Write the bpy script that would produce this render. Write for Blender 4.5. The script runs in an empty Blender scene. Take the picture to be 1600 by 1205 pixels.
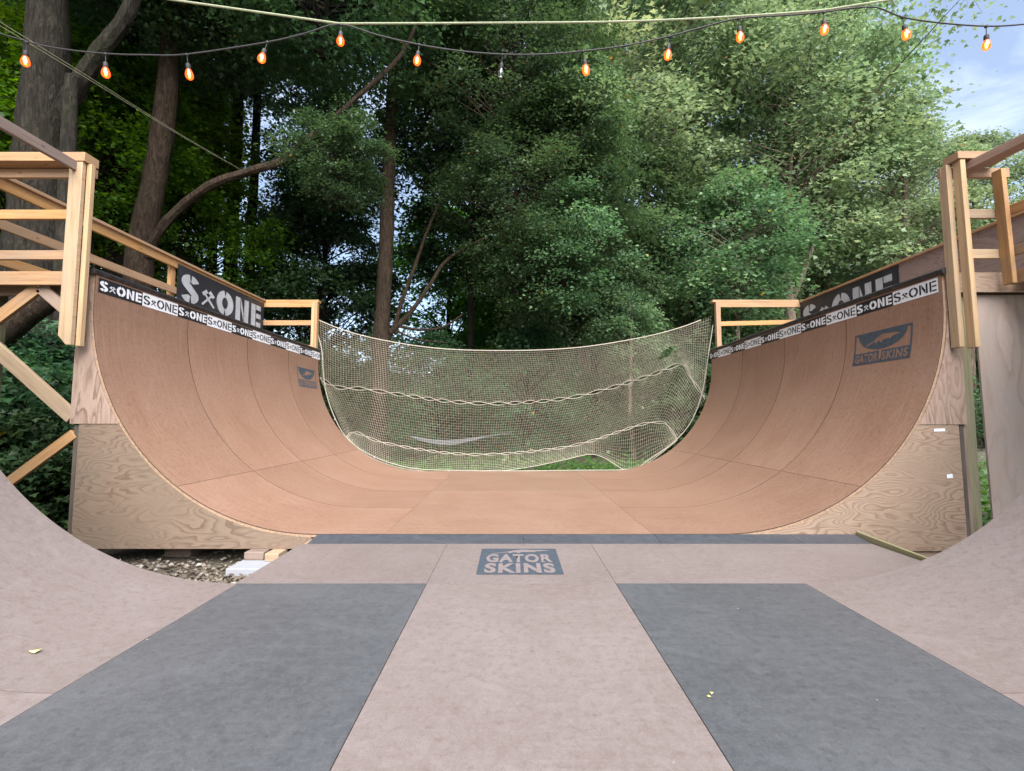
import bpy, bmesh, math, random
import numpy as np
from mathutils import Vector, Matrix

# ------------------------------------------------------------------ camera, sky, sun, exposure
SC = bpy.context.scene
COL = SC.collection
F, TILT, CAMH, CAMX = 735.0, math.atan(52 / 735), 1.06, -0.06
cd = bpy.data.cameras.new("camera")
cam = bpy.data.objects.new("camera", cd)
COL.objects.link(cam)
cd.sensor_width = 36.0
cd.lens = 36.0 * F / 1600.0
cd.clip_start = 0.05
cd.clip_end = 600
cam.location = (CAMX, 0, CAMH)
cam.rotation_euler = (math.pi / 2 + TILT, 0, 0)
SC.camera = cam

SUN_AZ = math.radians(168)       # measured from +Y towards +X : behind the camera, a little to the right
SUN_EL = math.radians(46)
W = bpy.data.worlds.new("World")
SC.world = W
W.use_nodes = True
nt = W.node_tree
nt.nodes.clear()
wo = nt.nodes.new("ShaderNodeOutputWorld")
bg = nt.nodes.new("ShaderNodeBackground")
sky = nt.nodes.new("ShaderNodeTexSky")
sky.sky_type = 'NISHITA'
sky.sun_disc = False
sky.sun_elevation = SUN_EL
sky.sun_rotation = SUN_AZ
sky.air_density = 1.0
sky.dust_density = 0.8
sky.ozone_density = 1.5
tc = nt.nodes.new("ShaderNodeTexCoord")
mp = nt.nodes.new("ShaderNodeMapping")
mp.inputs['Scale'].default_value = (1.6, 1.6, 6.5)
mp.inputs['Rotation'].default_value = (0.0, 0.32, 0.25)
nz = nt.nodes.new("ShaderNodeTexNoise")
nz.inputs['Scale'].default_value = 1.7
nz.inputs['Detail'].default_value = 7
nz.inputs['Roughness'].default_value = 0.62
nz.inputs['Distortion'].default_value = 0.35
rp = nt.nodes.new("ShaderNodeValToRGB")
rp.color_ramp.elements[0].position = 0.45
rp.color_ramp.elements[0].color = (0.16, 0.16, 0.16, 1)
rp.color_ramp.elements[1].position = 0.76
rp.color_ramp.elements[1].color = (0.7, 0.7, 0.7, 1)
mx = nt.nodes.new("ShaderNodeMixRGB")
mx.inputs[2].default_value = (6.2, 6.7, 7.7, 1)
nt.links.new(tc.outputs['Generated'], mp.inputs[0])
nt.links.new(mp.outputs[0], nz.inputs['Vector'])
nt.links.new(nz.outputs['Fac'], rp.inputs[0])
nt.links.new(rp.outputs[0], mx.inputs[0])
nt.links.new(sky.outputs[0], mx.inputs[1])
nt.links.new(mx.outputs[0], bg.inputs[0])
bg.inputs[1].default_value = 0.09
nt.links.new(bg.outputs[0], wo.inputs[0])

sl = bpy.data.lights.new("sun", 'SUN')
sl.energy = 3.8
sl.angle = math.radians(65)
sl.color = (1.0, 0.965, 0.93)
so = bpy.data.objects.new("sun", sl)
COL.objects.link(so)
sd = Vector((math.sin(SUN_AZ) * math.cos(SUN_EL), math.cos(SUN_AZ) * math.cos(SUN_EL), math.sin(SUN_EL)))
so.rotation_euler = (-sd).to_track_quat('-Z', 'Y').to_euler()

SC.view_settings.view_transform = 'Standard'
SC.view_settings.look = 'None'
SC.view_settings.exposure = 1.5
SC.view_settings.gamma = 1.0
SC.render.engine = 'CYCLES'
SC.cycles.max_bounces = 8
SC.cycles.transparent_max_bounces = 12
SC.cycles.use_denoising = True

R = random.Random(7)


def at(u, v, Y):
    """point at distance Y that is seen in direction (u, v)"""
    xc = (u - 800) / F
    yc = (602.5 - v) / F
    c, s = math.cos(TILT), math.sin(TILT)
    dy = c - yc * s
    t = Y / dy
    return Vector((CAMX + xc * t, Y, CAMH + (s + yc * c) * t))


# ------------------------------------------------------------------ materials
def new_mat(name):
    m = bpy.data.materials.new(name)
    m.use_nodes = True
    t = m.node_tree
    t.nodes.clear()
    out = t.nodes.new("ShaderNodeOutputMaterial")
    b = t.nodes.new("ShaderNodeBsdfPrincipled")
    t.links.new(b.outputs[0], out.inputs[0])
    return m, t, b, out


class NB:
    """small node builder"""
    def __init__(s, t):
        s.t = t

    def n(s, typ, **kw):
        nd = s.t.nodes.new(typ)
        for k, v in kw.items():
            if k in nd.inputs.keys():
                nd.inputs[k].default_value = v
            else:
                setattr(nd, k, v)
        return nd

    def l(s, a, b):
        s.t.links.new(a, b)

    def coord(s, kind, scale=(1, 1, 1), loc=(0, 0, 0), rot=(0, 0, 0)):
        tc = s.n("ShaderNodeTexCoord")
        m = s.n("ShaderNodeMapping")
        m.inputs['Scale'].default_value = scale
        m.inputs['Location'].default_value = loc
        m.inputs['Rotation'].default_value = rot
        s.l(tc.outputs[kind], m.inputs[0])
        return m.outputs[0]

    def noise(s, vec, scale, detail=4, rough=.55, dist=0.0):
        nd = s.n("ShaderNodeTexNoise", Scale=scale, Detail=detail, Roughness=rough, Distortion=dist)
        s.l(vec, nd.inputs['Vector'])
        return nd.outputs['Fac']

    def ramp(s, fac, stops):
        nd = s.n("ShaderNodeValToRGB")
        e = nd.color_ramp.elements
        while len(e) < len(stops):
            e.new(0.5)
        for i, (p, c) in enumerate(stops):
            e[i].position = p
            e[i].color = (c[0], c[1], c[2], 1) if len(c) == 3 else c
        s.l(fac, nd.inputs[0])
        return nd.outputs[0]

    def mix(s, fac, a, b, mode='MIX'):
        nd = s.n("ShaderNodeMixRGB", blend_type=mode)
        if hasattr(fac, 'is_linked'):
            s.l(fac, nd.inputs[0])
        else:
            nd.inputs[0].default_value = fac
        for i, x in ((1, a), (2, b)):
            if hasattr(x, 'is_linked'):
                s.l(x, nd.inputs[i])
            else:
                nd.inputs[i].default_value = (x[0], x[1], x[2], 1)
        return nd.outputs[0]

    def math(s, op, a, b=None):
        nd = s.n("ShaderNodeMath", operation=op)
        for i, x in ((0, a), (1, b)):
            if x is None:
                continue
            if hasattr(x, 'is_linked'):
                s.l(x, nd.inputs[i])
            else:
                nd.inputs[i].default_value = x
        return nd.outputs[0]

    def bump(s, h, strength, dist=.01):
        nd = s.n("ShaderNodeBump", Strength=strength, Distance=dist)
        s.l(h, nd.inputs['Height'])
        return nd.outputs[0]


def mat_surface(name, base, dust, stain, rough=.5, streak=0.0, spec=.35, dots=.5):
    """resin-paper riding surface: mottled, rolled in, dusty, with specks and wheel scuffs (UV in metres)"""
    m, t, b, o = new_mat(name)
    N = NB(t)
    v = N.coord('UV')
    oi = N.n("ShaderNodeObjectInfo")
    big = N.noise(v, 1.3, 5, .6, .3)
    mid = N.noise(v, 15, 7, .72)
    fine = N.noise(v, 160, 3, .6)
    col = N.mix(.5, N.ramp(big, [(.3, stain), (.5, base), (.72, dust)]), base)
    col = N.mix(N.ramp(mid, [(.42, (0, 0, 0)), (.72, (.6, .6, .6))]), col, dust)
    col = N.mix(N.ramp(N.noise(N.coord('UV', (1, 1, 1), (7, 3, 0)), 24, 5, .75), [(.5, (0, 0, 0)), (.7, (.85, .85, .85))]), col, stain)
    col = N.mix(N.ramp(fine, [(.32, (.45, .45, .45)), (.5, (0, 0, 0))]), col, [c_ * .7 for c_ in stain])
    col = N.mix(N.ramp(N.noise(v, 55, 4, .7), [(.5, (0, 0, 0)), (.72, (.55, .55, .55))]), col, dust)
    # long faint wheel scuffs along the riding direction
    vs = N.coord('UV', (.7, 26, 1))
    sc = N.noise(vs, 1.5, 6, .75, .3)
    col = N.mix(N.ramp(sc, [(.52, (0, 0, 0)), (.72, (.30 + streak, .30 + streak, .30 + streak))]), col, dust)
    col = N.mix(N.ramp(sc, [(.28, (.25 + streak, .25 + streak, .25 + streak)), (.42, (0, 0, 0))]), col, stain)
    # arcs of tyre marks
    vw = N.coord('UV', (1, 1, 1), rot=(0, 0, .5))
    wv = N.n("ShaderNodeTexWave", wave_type='RINGS', Scale=.55, Distortion=3.5, Detail=3)
    wv.inputs['Detail Scale'].default_value = .6
    N.l(vw, wv.inputs['Vector'])
    gate = N.math('MULTIPLY', N.ramp(wv.outputs['Fac'], [(.975, (0, 0, 0)), (.998, (.28, .28, .28))]),
                  N.ramp(N.noise(v, 2.6, 2), [(.5, (0, 0, 0)), (.62, (1, 1, 1))]))
    col = N.mix(gate, col, dust)
    # small specks
    vo = N.n("ShaderNodeTexVoronoi", Scale=9.0)
    N.l(v, vo.inputs['Vector'])
    sp = N.ramp(vo.outputs['Distance'], [(.024, (dots, dots, dots)), (.046, (0, 0, 0))])
    sp = N.math('MULTIPLY', sp, N.ramp(N.noise(v, 5, 2), [(.52, (0, 0, 0)), (.6, (1, 1, 1))]))
    col = N.mix(sp, col, (.62, .6, .56))
    vo2 = N.n("ShaderNodeTexVoronoi", Scale=5.0)
    N.l(N.coord('UV', (1, 1, 1), (3.3, 1.7, 0)), vo2.inputs['Vector'])
    sp2 = N.ramp(vo2.outputs['Distance'], [(.022, (.6, .6, .6)), (.042, (0, 0, 0))])
    sp2 = N.math('MULTIPLY', sp2, N.ramp(N.noise(v, 3, 2), [(.52, (0, 0, 0)), (.6, (1, 1, 1))]))
    col = N.mix(sp2, col, (.09, .06, .05))
    hv = N.n("ShaderNodeHueSaturation")
    N.l(col, hv.inputs['Color'])
    N.l(N.math('ADD', N.math('MULTIPLY', oi.outputs['Random'], .12), .94), hv.inputs['Value'])
    N.l(hv.outputs[0], b.inputs['Base Color'])
    N.l(N.math('ADD', N.math('MULTIPLY', mid, .25), rough - .12), b.inputs['Roughness'])
    b.inputs['Specular IOR Level'].default_value = spec
    N.l(N.bump(N.math('ADD', fine, N.math('MULTIPLY', mid, .6)), .12, .002), b.inputs['Normal'])
    return m


def mat_ply(name, light, dark, scale=(1, 1, 1), rings=15, grime=(.2, .17, .13), gk=.35, swap=False):
    """rotary cut plywood: contour-line grain"""
    m, t, b, o = new_mat(name)
    N = NB(t)
    sc = (1.0 * scale[0], 1, 3.0 * scale[2]) if not swap else (3.2 * scale[0], 1, .8 * scale[2])
    v = N.coord('Object', sc)
    h = N.noise(v, 1.15, 2.5, .45, .25)
    ph = N.math('MULTIPLY', h, rings)
    fr = N.math('FRACT', ph)
    wob = N.noise(N.coord('Object', (6 * sc[0], 1, 6 * sc[2])), 5, 4, .6)
    fr2 = N.math('ADD', fr, N.math('MULTIPLY', N.math('SUBTRACT', wob, .5), .35))
    mid = [(a_ * .55 + c_ * .45) for a_, c_ in zip(light, dark)]
    col = N.ramp(fr2, [(.0, light), (.30, light), (.66, mid), (.80, dark), (.90, dark), (.97, light)])
    # the grain is bolder in some places than in others
    amt = N.ramp(N.noise(N.coord('Object', (.8, 1, 1.6), (3, 0, 1)), 1.6, 3), [(.35, (.25, .25, .25)), (.62, (1, 1, 1))])
    col = N.mix(amt, [(a_ * .75 + c_ * .25) for a_, c_ in zip(light, dark)], col)
    fib = N.noise(N.coord('Object', (4, 4, 90) if not swap else (90, 4, 4)), 2.5, 3, .6)
    col = N.mix(N.ramp(fib, [(.35, (.45, .45, .45)), (.6, (0, 0, 0))]), col, dark)
    blotch = N.noise(N.coord('Object'), 2.3, 4, .6)
    col = N.mix(N.ramp(blotch, [(.4, (0, 0, 0)), (.75, (gk, gk, gk))]), col, grime)
    N.l(col, b.inputs['Base Color'])
    b.inputs['Roughness'].default_value = .8
    b.inputs['Specular IOR Level'].default_value = .2
    N.l(N.bump(N.math('ADD', fr2, fib), .15, .002), b.inputs['Normal'])
    return m


def mat_wood(name, light, dark, knots=True, grey=0.0):
    """sawn lumber, UV: u along the board"""
    m, t, b, o = new_mat(name)
    N = NB(t)
    oi = N.n("ShaderNodeObjectInfo")
    v = N.coord('UV', (1.2, 22, 1))
    g = N.noise(v, 1.6, 5, .6, .5)
    col = N.ramp(g, [(.28, dark), (.5, light), (.75, [c * 1.12 for c in light])])
    f = N.noise(N.coord('UV', (3, 140, 1)), 2, 3, .6)
    col = N.mix(N.ramp(f, [(.35, (.35, .35, .35)), (.6, (0, 0, 0))]), col, dark)
    bl = N.noise(N.coord('UV', (1, 2, 1)), 3, 3)
    col = N.mix(N.ramp(bl, [(.45, (0, 0, 0)), (.75, (.35 + grey, .35 + grey, .35 + grey))]), col, (.24, .2, .17))
    if knots:
        vo = N.n("ShaderNodeTexVoronoi", Scale=3.2)
        N.l(N.coord('UV', (1, 2.2, 1)), vo.inputs['Vector'])
        k = N.ramp(vo.outputs['Distance'], [(.03, (.9, .9, .9)), (.075, (0, 0, 0))])
        col = N.mix(k, col, [c * .35 for c in dark])
    hv = N.n("ShaderNodeHueSaturation")
    N.l(col, hv.inputs['Color'])
    N.l(N.math('ADD', N.math('MULTIPLY', oi.outputs['Random'], .36), .8), hv.inputs['Value'])
    N.l(N.math('ADD', N.math('MULTIPLY', oi.outputs['Random'], .3), .8), hv.inputs['Saturation'])
    N.l(hv.outputs[0], b.inputs['Base Color'])
    b.inputs['Roughness'].default_value = .75
    b.inputs['Specular IOR Level'].default_value = .25
    N.l(N.bump(N.math('ADD', g, f), .2, .002), b.inputs['Normal'])
    return m


def mat_plain(name, c, rough=.6, metal=0.0, var=.15, scale=20, coord='Object', spec=.4):
    m, t, b, o = new_mat(name)
    N = NB(t)
    f = N.noise(N.coord(coord), scale, 5, .6)
    col = N.ramp(f, [(.3, [x * (1 - var) for x in c]), (.7, [min(1, x * (1 + var)) for x in c])])
    N.l(col, b.inputs['Base Color'])
    b.inputs['Roughness'].default_value = rough
    b.inputs['Metallic'].default_value = metal
    b.inputs['Specular IOR Level'].default_value = spec
    return m


def mat_banner(name, c, scr):
    m, t, b, o = new_mat(name)
    N = NB(t)
    v = N.coord('Object', (1, 3, 1.4), rot=(.9, 0, 0))
    a = N.noise(v, 3, 6, .7, 1.8)
    line = N.ramp(a, [(.478, (0, 0, 0)), (.49, (.55, .55, .55)), (.502, (0, 0, 0))])
    gate = N.ramp(N.noise(N.coord('Object'), 2.2, 2), [(.45, (0, 0, 0)), (.6, (1, 1, 1))])
    col = N.mix(N.math('MULTIPLY', line, gate), c, scr)
    N.l(col, b.inputs['Base Color'])
    b.inputs['Roughness'].default_value = .5
    return m


def mat_bark(name, c1, c2, moss=(.05, .07, .02), mk=.3):
    m, t, b, o = new_mat(name)
    N = NB(t)
    v = N.coord('Object', (1, 1, .22))
    a = N.noise(v, 20, 6, .7, .8)
    col = N.ramp(a, [(.32, [x * .4 for x in c1]), (.5, c1), (.7, c2)])
    g = N.noise(N.coord('Object'), 1.1, 3)
    col = N.mix(N.ramp(g, [(.48, (0, 0, 0)), (.7, (mk, mk, mk))]), col, moss)
    N.l(col, b.inputs['Base Color'])
    b.inputs['Roughness'].default_value = .9
    b.inputs['Specular IOR Level'].default_value = .1
    N.l(N.bump(a, 1.0, .06), b.inputs['Normal'])
    return m


def mat_leaf(name, dark, mid, light, trans=.4, odd=(.3, .22, .05), oddk=.985):
    m, t, b, o = new_mat(name)
    N = NB(t)
    at_ = N.n("ShaderNodeAttribute", attribute_name="rnd")
    oi = N.n("ShaderNodeObjectInfo")
    col = N.ramp(at_.outputs['Fac'], [(.0, dark), (.5, mid), (.95, light), (oddk, light), (1.0, odd)])
    hv = N.n("ShaderNodeHueSaturation")
    N.l(col, hv.inputs['Color'])
    N.l(N.math('ADD', N.math('MULTIPLY', oi.outputs['Random'], .05), .475), hv.inputs['Hue'])
    N.l(N.math('ADD', N.math('MULTIPLY', oi.outputs['Random'], .4), .8), hv.inputs['Value'])
    N.l(hv.outputs[0], b.inputs['Base Color'])
    b.inputs['Roughness'].default_value = .42
    b.inputs['Specular IOR Level'].default_value = .45
    tr = N.n("ShaderNodeBsdfTranslucent")
    hv2 = N.n("ShaderNodeHueSaturation", Hue=.48, Saturation=1.15, Value=1.3)
    N.l(hv.outputs[0], hv2.inputs['Color'])
    N.l(hv2.outputs[0], tr.inputs[0])
    ms = N.n("ShaderNodeMixShader")
    ms.inputs[0].default_value = trans
    N.l(b.outputs[0], ms.inputs[1])
    N.l(tr.outputs[0], ms.inputs[2])
    N.l(ms.outputs[0], o.inputs[0])
    return m


M = {}
M['near_tan'] = mat_surface('near_tan', (.198, .163, .152), (.25, .213, .203), (.15, .113, .10), .5)
M['near_dark'] = mat_surface('near_dark', (.080, .084, .091), (.125, .13, .138), (.055, .058, .064), .46, spec=.5, dots=.7)
M['far_tan'] = mat_surface('far_tan', (.264, .152, .10), (.315, .20, .146), (.19, .097, .061), .52, .62, dots=.5)
M['far_flat'] = mat_surface('far_flat', (.264, .158, .106), (.315, .205, .152), (.19, .101, .065), .5, .4, dots=.5)
M['plate'] = mat_surface('plate', (.058, .063, .074), (.10, .106, .12), (.04, .044, .053), .5)
M['ply_low'] = mat_ply('ply_low', (.25, .182, .135), (.142, .096, .067), (.8, 1, 1.0), 30)
M['ply_right'] = mat_ply('ply_right', (.37, .27, .20), (.22, .145, .10), (.8, 1, .95), 30, gk=.2)
M['ply_up'] = mat_ply('ply_up', (.40, .29, .235), (.19, .12, .088), (1.5, 1, 1.2), rings=12, gk=.25, swap=True)
M['ply_clad'] = mat_ply('ply_clad', (.46, .365, .315), (.36, .27, .225), rings=6, grime=(.40, .36, .34), gk=.6, swap=True)
M['ply_wall'] = mat_ply('ply_wall', (.31, .225, .195), (.18, .12, .10), rings=15, gk=.3)
M['panel_edge'] = mat_plain('panel_edge', (.06, .038, .028), .8, var=.3)
M['ply_edge'] = mat_plain('ply_edge', (.33, .22, .145), .8, var=.3, scale=60)
M['lumber'] = mat_wood('lumber', (.42, .245, .115), (.30, .155, .066))
M['lumber_pale'] = mat_wood('lumber_pale', (.44, .31, .185), (.33, .21, .11))
M['lumber_grey'] = mat_wood('lumber_grey', (.30, .21, .165), (.20, .13, .095), grey=.25)
M['lumber_dark'] = mat_wood('lumber_dark', (.115, .09, .07), (.07, .05, .038))
M['treated'] = mat_wood('treated', (.24, .22, .13), (.14, .13, .07))
M['coping'] = mat_plain('coping', (.07, .065, .07), .42, .7, .4, 14)
M['black'] = mat_plain('black', (.016, .017, .021), .55)
M['black_worn'] = mat_banner('black_worn', (.02, .021, .026), (.25, .25, .26))
M['white'] = mat_plain('white', (.78, .79, .82), .5, var=.04)
M['white_worn'] = mat_plain('white_worn', (.40, .41, .43), .6, var=.12, scale=9)
M['logo_tan'] = mat_plain('logo_tan', (.215, .18, .175), .55, var=.12)
M['logo_brown'] = mat_plain('logo_brown', (.24, .14, .098), .55, var=.12)
M['logo_slate'] = mat_plain('logo_slate', (.06, .075, .095), .55, var=.2)
M['rope'] = mat_plain('rope', (.40, .36, .29), .9, var=.15, scale=80)
M['rope_green'] = mat_plain('rope_green', (.34, .37, .24), .8, var=.2, scale=60)
M['net'] = mat_plain('net', (.50, .455, .345), .9, var=.12, scale=3)
M['cord'] = mat_plain('cord', (.03, .03, .032), .6)
M['metal'] = mat_plain('metal', (.5, .5, .5), .4, .9)
M['stone'] = mat_plain('stone', (.13, .135, .14), .85, var=.15, scale=12)
M['styro'] = mat_plain('styro', (.30, .31, .335), .8, var=.05, scale=30)
M['bark'] = mat_bark('bark', (.030, .026, .021), (.062, .053, .043), mk=.15)
M['bark_pale'] = mat_bark('bark_pale', (.20, .155, .12), (.32, .26, .20), mk=.15)
M['bark_brown'] = mat_bark('bark_brown', (.06, .042, .031), (.115, .083, .06), mk=.1)
M['leaf_dark'] = mat_leaf('leaf_dark', (.032, .075, .034), (.056, .122, .05), (.10, .185, .068))
M['leaf_mid'] = mat_leaf('leaf_mid', (.062, .118, .058), (.108, .19, .086), (.19, .285, .125))
M['leaf_light'] = mat_leaf('leaf_light', (.135, .22, .115), (.235, .345, .18), (.38, .47, .235), odd=(.45, .3, .14), oddk=.97)
M['leaf_lime'] = mat_leaf('leaf_lime', (.06, .15, .02), (.11, .23, .03), (.19, .33, .05), .5)
M['leaf_floor'] = mat_leaf('leaf_floor', (.04, .105, .024), (.07, .16, .036), (.12, .24, .055))

m, t, b, o = new_mat('soil')
N = NB(t)
v = N.coord('Object')
a = N.noise(v, .5, 5, .6)
a2 = N.noise(v, 30, 5, .7)
col = N.ramp(a2, [(.3, (.04, .032, .024)), (.5, (.10, .082, .062)), (.75, (.17, .145, .112))])
col = N.mix(N.ramp(a, [(.45, (0, 0, 0)), (.65, (.7, .7, .7))]), col, (.05, .07, .025))
N.l(col, b.inputs['Base Color'])
b.inputs['Roughness'].default_value = 1
N.l(N.bump(a2, .8, .03), b.inputs['Normal'])
M['soil'] = m
M['litter'] = mat_leaf('litter', (.11, .09, .065), (.20, .165, .125), (.32, .28, .23), .1, (.42, .40, .36), .9)
M['petal'] = mat_plain('petal', (.62, .58, .22), .6)


def mat_emit(name, c, k):
    m, t, b, o = new_mat(name)
    b.inputs['Base Color'].default_value = (*c, 1)
    b.inputs['Emission Color'].default_value = (*c, 1)
    b.inputs['Emission Strength'].default_value = k
    return m


M['filament'] = mat_emit('filament', (1.0, .52, .12), 22)


def mat_glass(name, tint, emis, k):
    m, t, b, o = new_mat(name)
    N = NB(t)
    tr = N.n("ShaderNodeBsdfTransparent")
    tr.inputs[0].default_value = (*tint, 1)
    gl = N.n("ShaderNodeBsdfGlossy", Roughness=.05)
    ms = N.n("ShaderNodeMixShader")
    ms.inputs[0].default_value = .12
    N.l(tr.outputs[0], ms.inputs[1])
    N.l(gl.outputs[0], ms.inputs[2])
    em = N.n("ShaderNodeEmission")
    em.inputs[0].default_value = (*emis, 1)
    em.inputs[1].default_value = k
    ad = N.n("ShaderNodeAddShader")
    N.l(ms.outputs[0], ad.inputs[0])
    N.l(em.outputs[0], ad.inputs[1])
    N.l(ad.outputs[0], o.inputs[0])
    return m


M['amber'] = mat_glass('amber', (.9, .42, .16), (1.0, .13, .02), .55)
M['clear'] = mat_glass('clear', (.9, .9, .86), (1, 1, .9), .0)


# ------------------------------------------------------------------ object helpers
def tag(o, label=None, cat=None, group=None, kind=None):
    if label: o['label'] = label
    if cat: o['category'] = cat
    if group: o['group'] = group
    if kind: o['kind'] = kind
    return o


def thing(name, label, cat, loc, group=None):
    o = bpy.data.objects.new(name, None)
    o.empty_display_size = .2
    COL.objects.link(o)
    o.location = loc
    return tag(o, label, cat, group)


def link(me, name, mats, parent=None, local=False):
    """link a mesh whose vertices are in world space (or local=True) under its parent"""
    o = bpy.data.objects.new(name, me)
    COL.objects.link(o)
    for mm in (mats if isinstance(mats, (list, tuple)) else [mats]):
        me.materials.append(mm)
    if parent is not None:
        o.parent = parent
        if not local and parent.type == 'EMPTY':
            o.location = -Vector(parent.location)
    return o


class MB:
    """mesh builder with metric UVs"""
    def __init__(s):
        s.bm = bmesh.new()
        s.uv = s.bm.loops.layers.uv.new("UVMap")

    def face(s, pts, uvs=None, mat=0, smooth=False):
        vs = [s.bm.verts.new(p) for p in pts]
        f = s.bm.faces.new(vs)
        f.material_index = mat
        f.smooth = smooth
        if uvs:
            for l, q in zip(f.loops, uvs):
                l[s.uv].uv = q
        return f

    def board(s, p0, p1, w, t, up=(0, 0, 1), off=None, cut=None):
        """box from p0 to p1; w along 'up', t across; UV u runs along the board"""
        p0, p1 = Vector(p0), Vector(p1)
        d = (p1 - p0)
        L = d.length
        d.normalize()
        u = Vector(up)
        u = (u - d * u.dot(d)).normalized()
        n = d.cross(u)
        off = off if off is not None else (R.uniform(0, 50), R.uniform(0, 50))
        c = {}
        vs = {}
        for i in (0, 1):
            for j in (-1, 1):
                for k in (-1, 1):
                    c[i, j, k] = (p0 if i == 0 else p1) + u * (w / 2 * j) + n * (t / 2 * k)
                    vs[i, j, k] = s.bm.verts.new(c[i, j, k])

        def q(keys, kind):
            f = s.bm.faces.new([vs[k] for k in keys])
            for l, k in zip(f.loops, keys):
                a = k[0] * L
                bb = {'w': k[1] * w / 2, 't': k[2] * t / 2 + w, 'e': k[1] * w / 2}[kind]
                if kind == 'e':
                    a = k[2] * t / 2 * .2
                l[s.uv].uv = (off[0] + a, off[1] + bb)
        q([(0, -1, 1), (1, -1, 1), (1, 1, 1), (0, 1, 1)], 'w')
        q([(0, -1, -1), (0, 1, -1), (1, 1, -1), (1, -1, -1)], 'w')
        q([(0, 1, 1), (1, 1, 1), (1, 1, -1), (0, 1, -1)], 't')
        q([(0, -1, 1), (0, -1, -1), (1, -1, -1), (1, -1, 1)], 't')
        q([(0, -1, 1), (0, 1, 1), (0, 1, -1), (0, -1, -1)], 'e')
        q([(1, -1, 1), (1, -1, -1), (1, 1, -1), (1, 1, 1)], 'e')

    def prism(s, outline, y0, y1, axis='y'):
        """extrude an (a, b) outline along an axis"""
        def P(a, b_, y):
            return {'y': (a, y, b_), 'x': (y, a, b_), 'z': (a, b_, y)}[axis]
        n = len(outline)
        f0 = [s.bm.verts.new(P(a, b_, y0)) for a, b_ in outline]
        f1 = [s.bm.verts.new(P(a, b_, y1)) for a, b_ in outline]
        fa = s.bm.faces.new(f0)
        fb = s.bm.faces.new(list(reversed(f1)))
        for f in (fa, fb):
            for l in f.loops:
                co = l.vert.co
                l[s.uv].uv = (co.x, co.z) if axis == 'y' else ((co.y, co.z) if axis == 'x' else (co.x, co.y))
        for i in range(n):
            j = (i + 1) % n
            f = s.bm.faces.new([f0[j], f0[i], f1[i], f1[j]])
            a, b_ = outline[i], outline[j]
            dl = math.hypot(a[0] - b_[0], a[1] - b_[1])
            for l, q in zip(f.loops, [(dl, 0), (0, 0), (0, y1 - y0), (dl, y1 - y0)]):
                l[s.uv].uv = q
        fa.normal_update()
        fb.normal_update()
        bmesh.ops.triangulate(s.bm, faces=[fa, fb], ngon_method='EAR_CLIP')

    def tube(s, pts, rad, sides=8, caps=True, jitter=0, rnd=None, mat=0):
        pts = [Vector(p) for p in pts]
        n = len(pts)
        if not isinstance(rad, (list, tuple)):
            rad = [rad] * n
        ref = Vector((0, 0, 1)) if abs((pts[-1] - pts[0]).normalized().z) < .9 else Vector((1, 0, 0))
        rings = []
        for i in range(n):
            d = (pts[min(i + 1, n - 1)] - pts[max(i - 1, 0)]).normalized()
            a = (ref - d * ref.dot(d)).normalized()
            ref = a
            b_ = d.cross(a)
            ring = []
            for k in range(sides):
                th = 2 * math.pi * k / sides
                r = rad[i] * (1 + (rnd.uniform(-jitter, jitter) if rnd else 0))
                ring.append(s.bm.verts.new(pts[i] + (a * math.cos(th) + b_ * math.sin(th)) * r))
            rings.append(ring)
        for i in range(n - 1):
            for k in range(sides):
                k2 = (k + 1) % sides
                f = s.bm.faces.new([rings[i][k], rings[i][k2], rings[i + 1][k2], rings[i + 1][k]])
                f.smooth = True
                f.material_index = mat
        if caps:
            f = s.bm.faces.new(list(reversed(rings[0]))); f.material_index = mat
            f = s.bm.faces.new(rings[-1]); f.material_index = mat

    def lathe(s, prof, sides=14, centre=(0, 0, 0)):
        c = Vector(centre)
        rings = [[s.bm.verts.new(c + Vector((r * math.cos(2 * math.pi * k / sides), r * math.sin(2 * math.pi * k / sides), z)))
                  for k in range(sides)] for r, z in prof]
        for i in range(len(prof) - 1):
            for k in range(sides):
                k2 = (k + 1) % sides
                f = s.bm.faces.new([rings[i][k], rings[i][k2], rings[i + 1][k2], rings[i + 1][k]])
                f.smooth = True
        s.bm.faces.new(list(reversed(rings[0])))
        s.bm.faces.new(rings[-1])

    def done(s, name, mats, parent=None, local=False, bevel=0, recalc=True):
        if recalc:
            bmesh.ops.recalc_face_normals(s.bm, faces=s.bm.faces)
        me = bpy.data.meshes.new(name)
        s.bm.to_mesh(me)
        s.bm.free()
        me.set_sharp_from_angle(angle=.75)
        o = link(me, name, mats, parent, local)
        if bevel:
            md = o.modifiers.new("bevel", 'BEVEL')
            md.width = bevel
            md.segments = 2
            md.limit_method = 'ANGLE'
        return o


def lumber(name, p0, p1, w, t, parent, up=(0, 0, 1), mat='lumber', label=None):
    mb = MB()
    mb.board(p0, p1, w, t, up)
    o = mb.done(name, M[mat], parent, bevel=.004)
    if label: o['label'] = label
    return o


def copy_thing(o, loc=None):
    c = o.copy()
    COL.objects.link(c)
    if loc is not None:
        c.location = loc
    for ch in o.children:
        d = ch.copy()
        COL.objects.link(d)
        d.parent = c
        for g in ch.children:
            e = g.copy()
            COL.objects.link(e)
            e.parent = d
    return c


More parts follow.
